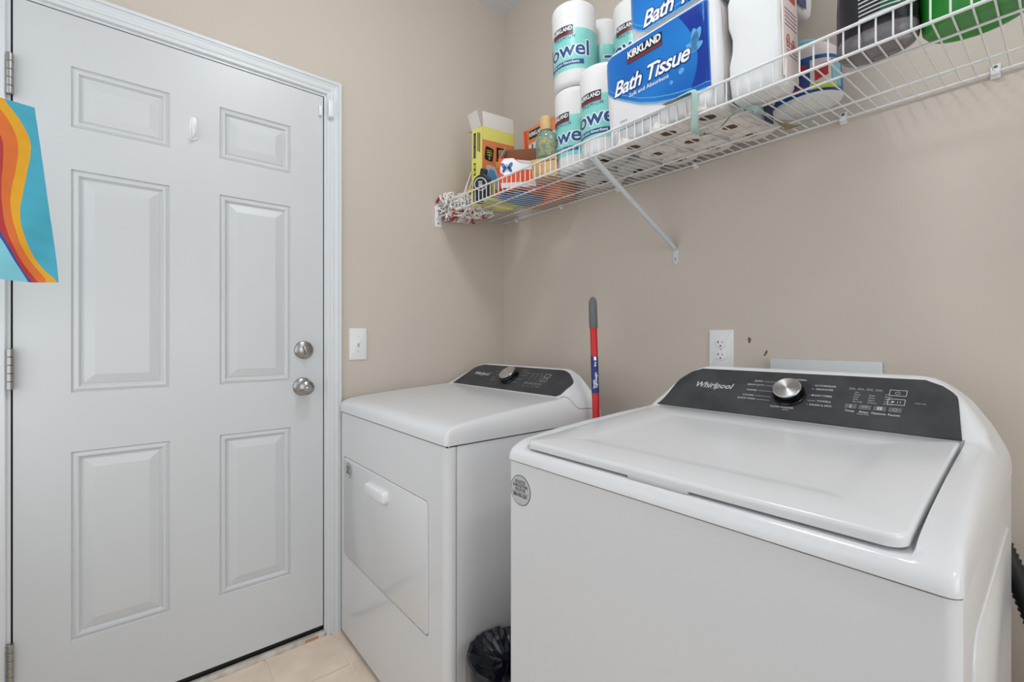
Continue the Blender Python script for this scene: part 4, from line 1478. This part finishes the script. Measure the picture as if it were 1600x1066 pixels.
# dark clear bottle
s = stand('cleaner_bottle', 1.577, -0.324, -0.05, lift=0.0)
tag(s, 'dark purple clear bottle with black and green label, on the shelf near the right', 'bottle')
b = B()
loft_xy(b, [(0.0, 0, 0, 0.046, 0.036), (0.003, 0, 0, 0.056, 0.044), (0.010, 0, 0, 0.0620, 0.050), (0.022, 0, 0, 0.0640, 0.0520), (0.030, 0, 0, 0.0640, 0.0520)], p=2.5, cap1=False)
b.build('bottle_base', 'greybase', s, sharp=70)
b = B()
loft_xy(b, [(0.030, 0, 0, 0.0640, 0.0520), (0.10, 0, 0, 0.0625, 0.0505), (0.17, 0, 0, 0.058, 0.047), (0.21, 0, 0, 0.045, 0.038), (0.235, 0, 0, 0.022, 0.020), (0.26, 0, 0, 0.015, 0.015)], p=2.5, cap0=False)
b.build('bottle_body', 'darkpurple', s, sharp=70)
B().lathe([(0.0, 0.295), (0.017, 0.295), (0.019, 0.29), (0.019, 0.255), (0.0, 0.255)], 24).build('bottle_cap', 'black', s)
b = B()
for z0, z1 in ((0.034, 0.14),):
    oval_patch(b, -2.35, -0.25, z0, z1, 0.0006, n=24, hx_=0.0640, hy_=0.0520, p=2.5)
bl2 = b.build('bottle_label', 'blacklabel', s, sharp=70)
b = B()
oval_patch(b, -1.35, -0.35, 0.052, 0.138, 0.0012, n=14, hx_=0.0640, hy_=0.0520, p=2.5)
o = b.build('label_patch', 'greenlabel')
o.parent = bl2
b = B()
for k in range(9):
    oval_patch(b, -1.72, -0.95 + 0.12 * math.sin(k * 2.3), 0.052 + 0.0075 * k, 0.0545 + 0.0075 * k, 0.0016, n=12, hx_=0.0640, hy_=0.0520, p=2.5)
o = b.build('label_print', 'print')
o.parent = bl2

# green tub
s = stand('green_tub', 1.712, -0.294, 0.2, lift=0.0)
tag(s, 'bright green plastic tub at the right end of the shelf', 'tub')
B().lathe([(0.0, 0.002), (0.052, 0.002), (0.056, 0.0), (0.066, 0.002), (0.072, 0.010), (0.080, 0.12), (0.083, 0.122), (0.083, 0.128), (0.0, 0.128)], 48).build('tub_body', 'green', s)
B().lathe([(0.0, 0.142), (0.080, 0.142), (0.086, 0.138), (0.086, 0.124), (0.083, 0.124)], 48).build('tub_lid', 'plastic', s)

# ribbon hanging through the wires
RB = [(1.150, -0.394, 1.741), (1.191, -0.394, 1.743), (1.228, -0.393, 1.744), (1.236, -0.396, 1.728), (1.236, -0.397, 1.700), (1.233, -0.392, 1.676), (1.226, -0.380, 1.659), (1.225, -0.353, 1.652), (1.236, -0.330, 1.655),
      (1.264, -0.322, 1.664), (1.295, -0.335, 1.676), (1.318, -0.340, 1.682), (1.338, -0.315, 1.6835), (1.345, -0.265, 1.682), (1.352, -0.205, 1.677), (1.362, -0.165, 1.675), (1.382, -0.138, 1.682), (1.402, -0.120, 1.694)]
sm = []
for i in range(len(RB) - 1):
    q0, q1, q2, q3 = [Vector(RB[max(0, min(len(RB) - 1, i + k))]) for k in (-1, 0, 1, 2)]
    for k in range(5):
        t = k / 5
        sm.append(0.5 * ((2 * q1) + (q2 - q0) * t + (2 * q0 - 5 * q1 + 4 * q2 - q3) * t * t + (3 * q1 - q0 - 3 * q2 + q3) * t ** 3))
sm.append(Vector(RB[-1]))
rb = empty('ribbon', sm[0])
tag(rb, 'mint and tan fabric ribbon dangling through the shelf wires', 'ribbon')
wv = []
for i, p in enumerate(sm):
    d = (sm[min(i + 1, len(sm) - 1)] - sm[max(i - 1, 0)]).normalized()
    tw = 0.5 * math.sin(i * 0.16)
    a = Vector((0.25, 0.85, 0.25 + tw))
    a = (a - d * a.dot(d)).normalized()
    wv.append((a, d.cross(a)))
for nm, mt, o1 in (('ribbon_face', 'ribbon', 0.0006), ('ribbon_back', 'ribbonback', -0.0006)):
    b = B()
    b.rings([[p - sm[0] + a * sgn * 0.0085 + n_ * (o1 + t2) for sgn, t2 in ((-1, 0.0005), (1, 0.0005), (1, -0.0005), (-1, -0.0005))] for p, (a, n_) in zip(sm, wv)])
    b.build(nm, mt, rb, sharp=50)

# yellow carton with open flaps
s = stand('yellow_carton', 0.214, -0.236, 0.0, extra=R(0.125, 'Y'))
tag(s, 'tall yellow open carton with orange front print, standing near the room corner', 'carton')
cx2, cy2, ch = 0.037, 0.086, 0.318
b = B()
for lo_, hi_ in (((-cx2, -cy2, 0), (cx2, -cy2 + 0.001, ch)), ((-cx2, cy2 - 0.001, 0), (cx2, cy2, ch)), ((-cx2, -cy2, 0), (-cx2 + 0.001, cy2, ch)), ((cx2 - 0.001, -cy2, 0), (cx2, cy2, ch)), ((-cx2, -cy2, 0), (cx2, cy2, 0.001))):
    b.box(lo_, hi_)
cb = b.build('carton_body', 'yellow', s, smooth=False)
B().box((-0.0005, -cy2 + 0.004, 0), (0.0005, cy2 - 0.004, 0.062), mtx=T(cx2, 0, ch) @ R(-0.12, 'Y')).build('carton_flap', 'cardlight', s, smooth=False)
B().box((-cx2 + 0.002, -0.0005, 0), (cx2 - 0.004, 0.0005, 0.062), mtx=T(-0.004, -cy2, ch) @ R(0.30, 'X') @ R(-0.10, 'Y')).build('carton_flap', 'cardlight', s, smooth=False)
B().box((-0.0005, -cy2 + 0.006, 0), (0.0005, cy2 - 0.006, 0.050), mtx=T(-cx2, 0, ch) @ R(-1.5, 'Y')).build('carton_flap', 'cardlight', s, smooth=False)
F = frame((cx2 + 0.0001, 0, 0), (0, 1, 0), (0, 0, 1))
G = frame((0, -cy2 - 0.0001, 0), (1, 0, 0), (0, 0, 1))


def decal(nm, mt, parts, parent, mtx):
    b_ = B()
    for p_ in parts:
        if len(p_) == 4 and not isinstance(p_[0], (tuple, list)):
            b_.box((p_[0], p_[1], 0), (p_[2], p_[3], 0.0006), mtx=mtx)
        else:
            b_.prism(p_, 0, 0.0006, mtx=mtx)
    o_ = b_.build(nm, mt, smooth=False)
    o_.parent = parent
    return o_


up = lambda k: T(0, 0, 0.0003 * k)
decal('front_print', 'salmon', [(-0.085, 0.03, 0.085, 0.268)], cb, F)
decal('badge', 'black', [roundpoly([(-0.075, 0.190), (-0.032, 0.184), (-0.026, 0.236), (-0.069, 0.246)], 0.008, 2)], cb, F @ up(1))
decal('photo_print', 'black', [(-0.012, 0.190, 0.084, 0.248)], cb, F @ up(1))
decal('photo_figure', 'print', [[(0.0, 0.238), (0.020, 0.242), (0.070, 0.205), (0.060, 0.198), (0.030, 0.206)], [(0.036, 0.240), (0.048, 0.240), (0.078, 0.205), (0.072, 0.203)]], cb, F @ up(2))
decal('caption_strip', 'lime', [(-0.012, 0.166, 0.084, 0.190)], cb, F @ up(1))
decal('fine_print', 'black', [(-0.002, 0.179, 0.060, 0.184), (0.008, 0.170, 0.072, 0.175), (-0.063, 0.2265, -0.038, 0.2285), (-0.063, 0.218, -0.036, 0.221), (-0.061, 0.208, -0.038, 0.212), (-0.052, 0.192, -0.047, 0.204)], cb, F @ up(2))
decal('fine_print', 'lime', [(-0.063, 0.2265, -0.038, 0.2290), (-0.063, 0.218, -0.036, 0.2215), (-0.061, 0.208, -0.038, 0.212), (-0.052, 0.192, -0.047, 0.204)], cb, F @ up(3))
decal('bag_picture', 'print', [[(-0.082, 0.120), (-0.060, 0.172), (-0.020, 0.168), (0.012, 0.120), (0.005, 0.070), (-0.030, 0.085)]], cb, F @ up(1))
decal('bag_picture', 'lightblue', [[(-0.062, 0.128), (-0.046, 0.156), (-0.022, 0.152), (-0.004, 0.120), (-0.030, 0.105)]], cb, F @ up(2))
decal('side_print', 'black', [(-0.024, 0.200, -0.008, 0.300), (-0.022, 0.130, -0.008, 0.180)], cb, G @ up(1))
decal('side_print', 'key', [(-0.021, 0.204, -0.011, 0.240), (-0.021, 0.250, -0.011, 0.292), (0.004, 0.225, 0.011, 0.300), (0.016, 0.220, 0.023, 0.295)], cb, G @ up(2))
decal('side_print', 'lime', [(-0.019, 0.136, -0.011, 0.150), (-0.019, 0.158, -0.011, 0.174)], cb, G @ up(3))

# cardboard box behind it
s = stand('cardboard_box', 0.100, -0.120, 0.0)
tag(s, 'plain tan cardboard box in the corner behind the yellow carton', 'box')
b = B()
b.box((-0.055, -0.075, 0), (0.055, 0.085, 0.15), bevel=0.002)
b.build('box_body', 'cardtan', s)
B().box((-0.055, -0.0008, 0), (0.055, 0.0008, 0.05), mtx=T(0, -0.075, 0.15) @ R(-0.5, 'X')).build('box_flap', 'cardtan', s, smooth=False)

# white plastic strips leaning on the carton
for k, (x0, rz, ln, lbl) in enumerate(((0.148, 0.12, 0.135, 'white plastic strip leaning on the yellow carton, leftmost'), (0.163, 0.02, 0.150, 'white plastic strip leaning on the yellow carton, middle one'),
                                      (0.178, -0.05, 0.115, 'short white plastic strip leaning on the yellow carton, rightmost'))):
    s = stand('plastic_strip', x0, -0.352, rz, tilt=False)
    tag(s, lbl, 'strip', 'plastic strips leaning on the carton')
    pts = [(0.040 * t * t - 0.01 * (1 - t), 0.010 * t, ln * t) for t in [j / 8 for j in range(9)]]
    b = B()
    b.rings([[(x_ - 0.0035, y_, z_), (x_ + 0.0035, y_, z_), (x_ + 0.0035, y_ + 0.001, z_), (x_ - 0.0035, y_ + 0.001, z_)] for x_, y_, z_ in pts])
    b.build('strip', 'cardlight', s, sharp=60)
    B().box((-0.006, -0.002, 0), (0.006, 0.003, 0.008), bevel=0.001, mtx=T(-0.010, 0, 0)).build('strip_end', 'cardlight', s)

# tape measure
s = stand('tape_measure', 0.290, -0.338, 0.72)
tag(s, 'black and yellow tape measure with a round badge in front of the carton', 'tape measure')
b = B()
bp = roundpoly([(-0.042, 0.0), (0.036, 0.0), (0.040, 0.085), (0.006, 0.118), (-0.036, 0.095)], [0.008, 0.012, 0.022, 0.02, 0.03], 6)
FB = frame((0, 0.018, 0), (1, 0, 0), (0, 0, 1))
b.prism(bp, 0, 0.036, mtx=FB, bevel=0.006, seg=3)
b.build('tape_case', 'black', s, sharp=50)
B().prism(roundpoly([(0.020, 0.020), (0.0405, 0.020), (0.0435, 0.084), (0.026, 0.084)], 0.008, 4), 0.004, 0.032, mtx=FB, bevel=0.004).build('case_band', 'lime', s)
bd = B().prism(circle(0.027, 32, -0.006, 0.070), 0.035, 0.0385, mtx=FB, bevel=0.001).build('badge_rim', 'print', s)
o = B().prism(circle(0.0225, 32, -0.006, 0.070), 0.038, 0.0392, mtx=FB).build('badge_face', 'black')
o.parent = bd
b = B()
for z_ in (0.062, 0.076):
    b.box((-0.014, z_, 0.039), (0.002, z_ + 0.005, 0.0398), mtx=FB)
b.box((-0.014, 0.069, 0.039), (0.002, 0.0725, 0.0398), mtx=FB)
o = b.build('badge_mark', 'print', smooth=False)
o.parent = bd
B().prism(roundpoly([(-0.010, 0.112), (0.016, 0.108), (0.024, 0.132), (-0.004, 0.138)], 0.006, 4), 0.008, 0.026, mtx=FB, bevel=0.003).build('lock_button', 'black', s)

# orange butterfly box
s = stand('orange_box', 0.472, -0.283, 0.86, lift=0.014)
tag(s, 'open orange and white box printed with a blue butterfly', 'box')
bw, bd2, bh = 0.090, 0.036, 0.112
b = B()
for lo_, hi_ in (((-bw, bd2 - 0.001, 0), (bw, bd2, bh)), ((-bw, -bd2, 0), (-bw + 0.001, bd2, bh)), ((bw - 0.001, -bd2, 0), (bw, bd2, bh)), ((-bw, -bd2, 0), (bw, bd2, 0.001))):
    b.box(lo_, hi_)
# front wall dips in a scoop
b.prism([(-bw, 0), (bw, 0), (bw, 0.078), (0.040, 0.082), (-0.006, 0.092), (-0.030, bh), (-bw, bh)], 0, 0.001, mtx=frame((0, -bd2 + 0.001, 0), (1, 0, 0), (0, 0, 1)))
ob = b.build('box_body', 'orange', s, smooth=False)
B().box((-bw + 0.002, -0.0006, 0), (bw - 0.002, 0.0006, 0.052), mtx=T(0, bd2 - 0.001, bh) @ R(0.18, 'X')).build('box_flap', 'card', s, smooth=False)
B().box((-bw + 0.0015, -bd2 + 0.004, 0.002), (bw - 0.0015, bd2 - 0.0015, 0.003)).build('box_inside', 'card', s, smooth=False)
B().prism([(-0.030, -0.004), (0.030, -0.004), (0.026, 0.060), (-0.026, 0.052)], 0, 0.001, mtx=T(-bw + 0.004, 0, bh) @ R(0.55, 'Y') @ frame((0, 0, 0), (0, 1, 0), (0, 0, 1))).build('box_flap', 'cardlight', s, smooth=False)
B().prism([(-0.05, 0.0), (0.082, 0.0), (0.082, 0.012), (-0.046, 0.034)], 0, 0.001, mtx=frame((0, -bd2 + 0.008, 0.080), (1, 0, 0), (0, 0.25, 1))).build('box_flap', 'cardlight', s, smooth=False)
F = frame((0, -bd2 - 0.0001, 0), (1, 0, 0), (0, 0, 1))
decal('white_print', 'white', [roundpoly([(-0.084, 0.062), (-0.070, 0.048), (-0.046, 0.050), (-0.022, 0.064), (0.084, 0.066), (0.084, 0.077), (0.040, 0.081), (-0.008, 0.091), (-0.034, 0.110), (-0.066, 0.110), (-0.080, 0.096)], 0.004, 2)], ob, F)
decal('lower_print', 'cardlight', [(-0.085, 0.001, 0.085, 0.020)], ob, F)
wing = lambda sx_, top: [(-0.058 + sx_ * (0.002 + (0.021 if top else 0.017) * (0.5 - 0.5 * math.cos(a)) * 1.0), 0.076 + (0.014 if top else -0.013) * (0.5 - 0.5 * math.cos(a)) + 0.010 * math.sin(a)) for a in [2 * PI * k / 18 for k in range(18)]]
decal('butterfly_print', 'butterfly', [wing(-1, True), wing(1, True), wing(-1, False), wing(1, False)], ob, F @ up(2))
decal('butterfly_print', 'ink', [roundpoly([(-0.0592, 0.064), (-0.0568, 0.064), (-0.0568, 0.090), (-0.0592, 0.090)], 0.001, 2)], ob, F @ up(4))

# taller orange box at the back
s = stand('orange_carton', 0.420, -0.082, 0.0)
tag(s, 'orange and white carton at the wall behind the glass bottle', 'carton')
b = B()
b.box((-0.100, -0.042, 0), (0.100, 0.045, 0.318), bevel=0.0015)
oc = b.build('carton_body', 'salmon', s)
F = frame((0, -0.0421, 0), (1, 0, 0), (0, 0, 1))
decal('banner', 'banner', [(-0.066, 0.272, 0.030, 0.306)], oc, F)
decal('white_print', 'cardlight', [[(-0.072, 0.252), (-0.072, 0.190), (0.09, 0.210), (0.09, 0.262)]], oc, F)
b = B()
b.text('KIRKLAND', 0.0225, F @ T(-0.018, 0.289, 0.0010), off=0.0006, sx=0.84)
o = b.build('small_lettering', 'white', smooth=False)
o.parent = oc
b = B()
b.text('Ultra', 0.056, F @ T(0.004, 0.226, 0.0012), off=0.0015)
o = b.build('brand_lettering', 'towelblue', smooth=False)
o.parent = oc
decal('edge_stripe', 'orange', [(-0.0985, 0.005, -0.076, 0.315)], oc, F)

# wooden block with the glass bottle on it
s = stand('wooden_box', 0.648, -0.322, 0.5)
tag(s, 'small pale wooden box under the glass bottle', 'box')
b = B()
b.box((-0.045, -0.040, 0), (0.045, 0.040, 0.052), bevel=0.002)
b.build('box_body', 'wood', s)
B().box((-0.047, -0.042, 0.053), (0.047, 0.042, 0.064), bevel=0.002).build('box_lid', 'wood', s)
s = stand('glass_bottle', 0.648, -0.322, 0.72, lift=0.0642)
tag(s, 'floral printed green glass bottle with a thick wooden cap', 'bottle')
b = B()
b.lathe([(0.0, 0.001), (0.030, 0.001), (0.037, 0.006), (0.040, 0.018), (0.0405, 0.060), (0.038, 0.080), (0.030, 0.094), (0.020, 0.100), (0.018, 0.106), (0.0, 0.106)], 40)
gb = b.build('bottle_body', 'glass', s, sharp=60)
b = B()
rr_ = lambda z: interp([(0.008, 0.0385), (0.018, 0.0405), (0.060, 0.041), (0.080, 0.0386)], z)
b.grid([[(rr_(z) * math.sin(a), -rr_(z) * math.cos(a), z) for a in [-0.75 + 1.7 * k / 16 for k in range(17)]] for z in (0.012, 0.02, 0.03, 0.045, 0.06, 0.07, 0.078)])
gl = b.build('floral_print', 'floral', s, sharp=80)
b = B()
a, z = 0.45, 0.070
b.prism(circle(0.006, 16), 0, 0.001, mtx=T(rr_(z) * math.sin(a), -rr_(z) * math.cos(a), z) @ R(a, 'Z') @ frame((0, 0, 0), (1, 0, 0), (0, 0, 1)))
o = b.build('turquoise_dot', 'teal')
o.parent = gl
B().lathe([(0.0, 0.152), (0.018, 0.152), (0.0205, 0.149), (0.0205, 0.106), (0.0, 0.106)], 32).build('bottle_cap', 'wood', s)

# flat packets on the wires
def packet(name, lbl, x, y, rz, wx, wy, hz, mt, band=None):
    s_ = stand(name, x, y, rz)
    tag(s_, lbl, 'packet')
    b_ = B()
    loft_xy(b_, [(0.0, 0, 0, wx * 0.97, wy * 0.97), (0.002, 0, 0, wx, wy), (hz - 0.004, 0, 0, wx, wy), (hz, 0, 0, wx * 0.95, wy * 0.95)], n=48, p=9)
    o_ = b_.build('packet_body', mt, s_, sharp=40)
    if band:
        B().box((-wx * 0.4, -wy - 0.0006, 0.002), (wx * 0.5, -wy + 0.004, hz - 0.005), bevel=0.0003, seg=1).build('printed_band', band, s_, smooth=False)
    return s_


packet('sponge_packet', 'flat cyan packet on the wires below the orange butterfly box', 0.390, -0.215, 0.35, 0.060, 0.110, 0.0012 + 0.010, 'cyan', 'navy')
packet('yellow_packet', 'flat yellow packet on the wires under the yellow carton side', 0.300, -0.250, 0.1, 0.022, 0.100, 0.010, 'lime', None)
packet('coral_packet', 'small coral pink and white packet on the wires below the glass bottle', 0.585, -0.290, 0.8, 0.022, 0.040, 0.030, 'pink', 'white')
packet('tan_packet', 'flat brown packet on the wires at the wall under the orange carton', 0.300, -0.078, 0.0, 0.018, 0.060, 0.008, 'wood', None)

# string mop head at the shelf end
s = stand('string_mop', 0.085, -0.30, 0.0)
tag(s, 'white and red string mop head spilling through the left end of the shelf', 'mop')
random.seed(11)
for nm, mt, cnt in (('yarn', 'mop', 250), ('red_yarn', 'mopred', 34)):
    b = B()
    for k in range(cnt):
        low = random.random() < 0.36
        x0 = random.uniform(-0.060, 0.13) if low else random.uniform(-0.078, 0.066)
        y0 = random.uniform(-0.070, 0.075) if low else random.uniform(-0.092, 0.075)
        p = Vector((x0, y0, random.uniform(-0.012, 0.0) if low else random.uniform(0.008, 0.085)))
        d = Vector((random.uniform(-1, 1), random.uniform(-1, 1), random.uniform(-0.3, 0.3)))
        pts = [p.copy()]
        for j in range(9):
            d += Vector((random.uniform(-.8, .8), random.uniform(-.8, .8), random.uniform(-.6, .6)))
            d.normalize()
            p = p + d * 0.0085
            p.x = max(-0.080, min(0.14 if low else 0.078, p.x))
            p.y = max(-0.094, min(0.085, p.y))
            if low:
                p.z = max(-0.026 + 0.006 * math.sin(60 * p.x), min(-0.003, p.z))
            else:
                p.z = max(0.003, min(0.092 - 8.0 * (p.x + 0.01) ** 2, p.z))
            pts.append(p.copy())
        b.tube(pts, 0.0034, 5)
    o = b.build(nm, mt, s, sharp=80)
    o['kind'] = 'stuff'
B().tube([(-0.045, 0.045, 0.104), (0.060, 0.045, 0.106)], [0.012, 0.0125], 16).build('mop_clamp', 'yellow2', s)
B().tube([(-0.04, 0.047, 0.089), (0.055, 0.047, 0.091)], 0.008, 12).build('clamp_core', 'black', s)

# ------------------------------------------------------------------ cloth flag hanging at the left
FX = 0.45
fl_ = empty('cloth_flag', (FX, -1.80, 1.615))
tag(fl_, 'turquoise cloth flag with a rainbow wave, hanging left of the door', 'flag')
ED = dict(
    top=[(-2.0, 1.652), (-1.6553, 1.618), (-1.6071, 1.6131)],
    right=[(1.6131, -1.6071), (1.5073, -1.5959), (1.3959, -1.5846), (1.3028, -1.5750), (1.2599, -1.5712), (1.24, -1.5705)],
    cy=[(1.6159, -1.6501), (1.5758, -1.6254), (1.5348, -1.6126), (1.4632, -1.6199), (1.3935, -1.6280), (1.3499, -1.6226), (1.3031, -1.6080), (1.2793, -1.5941), (1.2557, -1.5730)],
    yo=[(1.62, -1.680), (1.595, -1.6553), (1.564, -1.6387), (1.5299, -1.6307), (1.4849, -1.6334), (1.4274, -1.6414), (1.3913, -1.6405), (1.3409, -1.6307), (1.3021, -1.6172), (1.2595, -1.5912)],
    orr=[(1.62, -1.700), (1.5437, -1.6553), (1.509, -1.6510), (1.4479, -1.6541), (1.4159, -1.6541), (1.3616, -1.6484), (1.3119, -1.6334), (1.2808, -1.6199), (1.252, -1.6025)],
    rn=[(1.62, -1.760), (1.50, -1.715), (1.42, -1.690), (1.3503, -1.6553), (1.3113, -1.6387), (1.2763, -1.6254), (1.2513, -1.6108)],
    nl=[(1.62, -1.775), (1.50, -1.728), (1.42, -1.702), (1.3374, -1.6553), (1.2996, -1.6387), (1.2521, -1.6172)])


def bz(key, z):
    pts = sorted(ED[key])
    n_ = len(pts)
    if z <= pts[0][0]:
        return pts[0][1]
    if z >= pts[-1][0]:
        return pts[-1][1]
    for i_ in range(n_ - 1):
        if z <= pts[i_ + 1][0]:
            (z0, y0), (z1, y1) = pts[i_], pts[i_ + 1]
            m0 = (y1 - pts[i_ - 1][1]) / (z1 - pts[i_ - 1][0]) if i_ > 0 else (y1 - y0) / (z1 - z0)
            m1 = (pts[i_ + 2][1] - y0) / (pts[i_ + 2][0] - z0) if i_ < n_ - 2 else (y1 - y0) / (z1 - z0)
            h_ = z1 - z0
            q = (z - z0) / h_
            return (2 * q ** 3 - 3 * q * q + 1) * y0 + (q ** 3 - 2 * q * q + q) * h_ * m0 + (-2 * q ** 3 + 3 * q * q) * y1 + (q ** 3 - q * q) * h_ * m1


LEFT = -1.97
NROW = 46
cols_def = [(None, 'nl', 14), ('nl', 'rn', 3), ('rn', 'orr', 4), ('orr', 'yo', 5), ('yo', 'cy', 6), ('cy', 'right', 12)]
colmat = []
for ci, (_, _, n_) in enumerate(cols_def):
    colmat += [ci] * n_


def cloth(y, z):
    v = (1.63 - z) / 0.38
    return 0.006 * math.sin(34 * y + 3 * z) * v + 0.004 * math.sin(60 * y - 25 * z + 1) * v + 0.0012 * math.sin(160 * z + 60 * y)


rows = []
for i in range(NROW + 1):
    t = i / NROW
    row = []
    for ci, (a_, c_, n_) in enumerate(cols_def):
        for k in range(n_ + (1 if ci == len(cols_def) - 1 else 0)):
            # iterate so that the boundary is read at this column's own height
            z = 1.615 - 0.362 * t
            for _ in range(3):
                ya = LEFT if a_ is None else bz(a_, z)
                yc = bz(c_, z)
                y = ya + (yc - ya) * k / n_
                ztop = interp(ED['top'], y)
                zbot = interp([(-2.0, 1.268), (-1.655, 1.2542), (-1.6108, 1.2513), (-1.5712, 1.2531)], y)
                z = ztop + (zbot - ztop) * t
            row.append((cloth(y, z), y + 1.80, z - 1.615))
    rows.append(row)
back = [[(x_ - 0.0008, y_, z_) for x_, y_, z_ in r] for r in rows]
b = B()
b.grid(rows, mif=lambda i, k: colmat[k])
b.grid([r[::-1] for r in back], mif=lambda i, k: colmat[::-1][k])
b.build('flag_cloth', ['flagpale', 'flagnavy', 'flagred', 'flagorange', 'flagyellow', 'flagcyan'], fl_, sharp=80)
B().tube([(0.0, RY + 1.80 + 0.001, 0.040), (0.0, -1.700 + 1.80, 0.011), (0.0, -1.66 + 1.80, 0.007)], 0.0035, 10).build('flag_rod', 'wood', fl_)
B().lathe([(0.0, 0.0), (0.016, 0.0), (0.016, 0.004), (0.006, 0.010), (0.0, 0.010)], 20, mtx=T(0, RY + 1.80, 0.040) @ R(-PI / 2, 'X')).build('rod_bracket', 'wood', fl_)
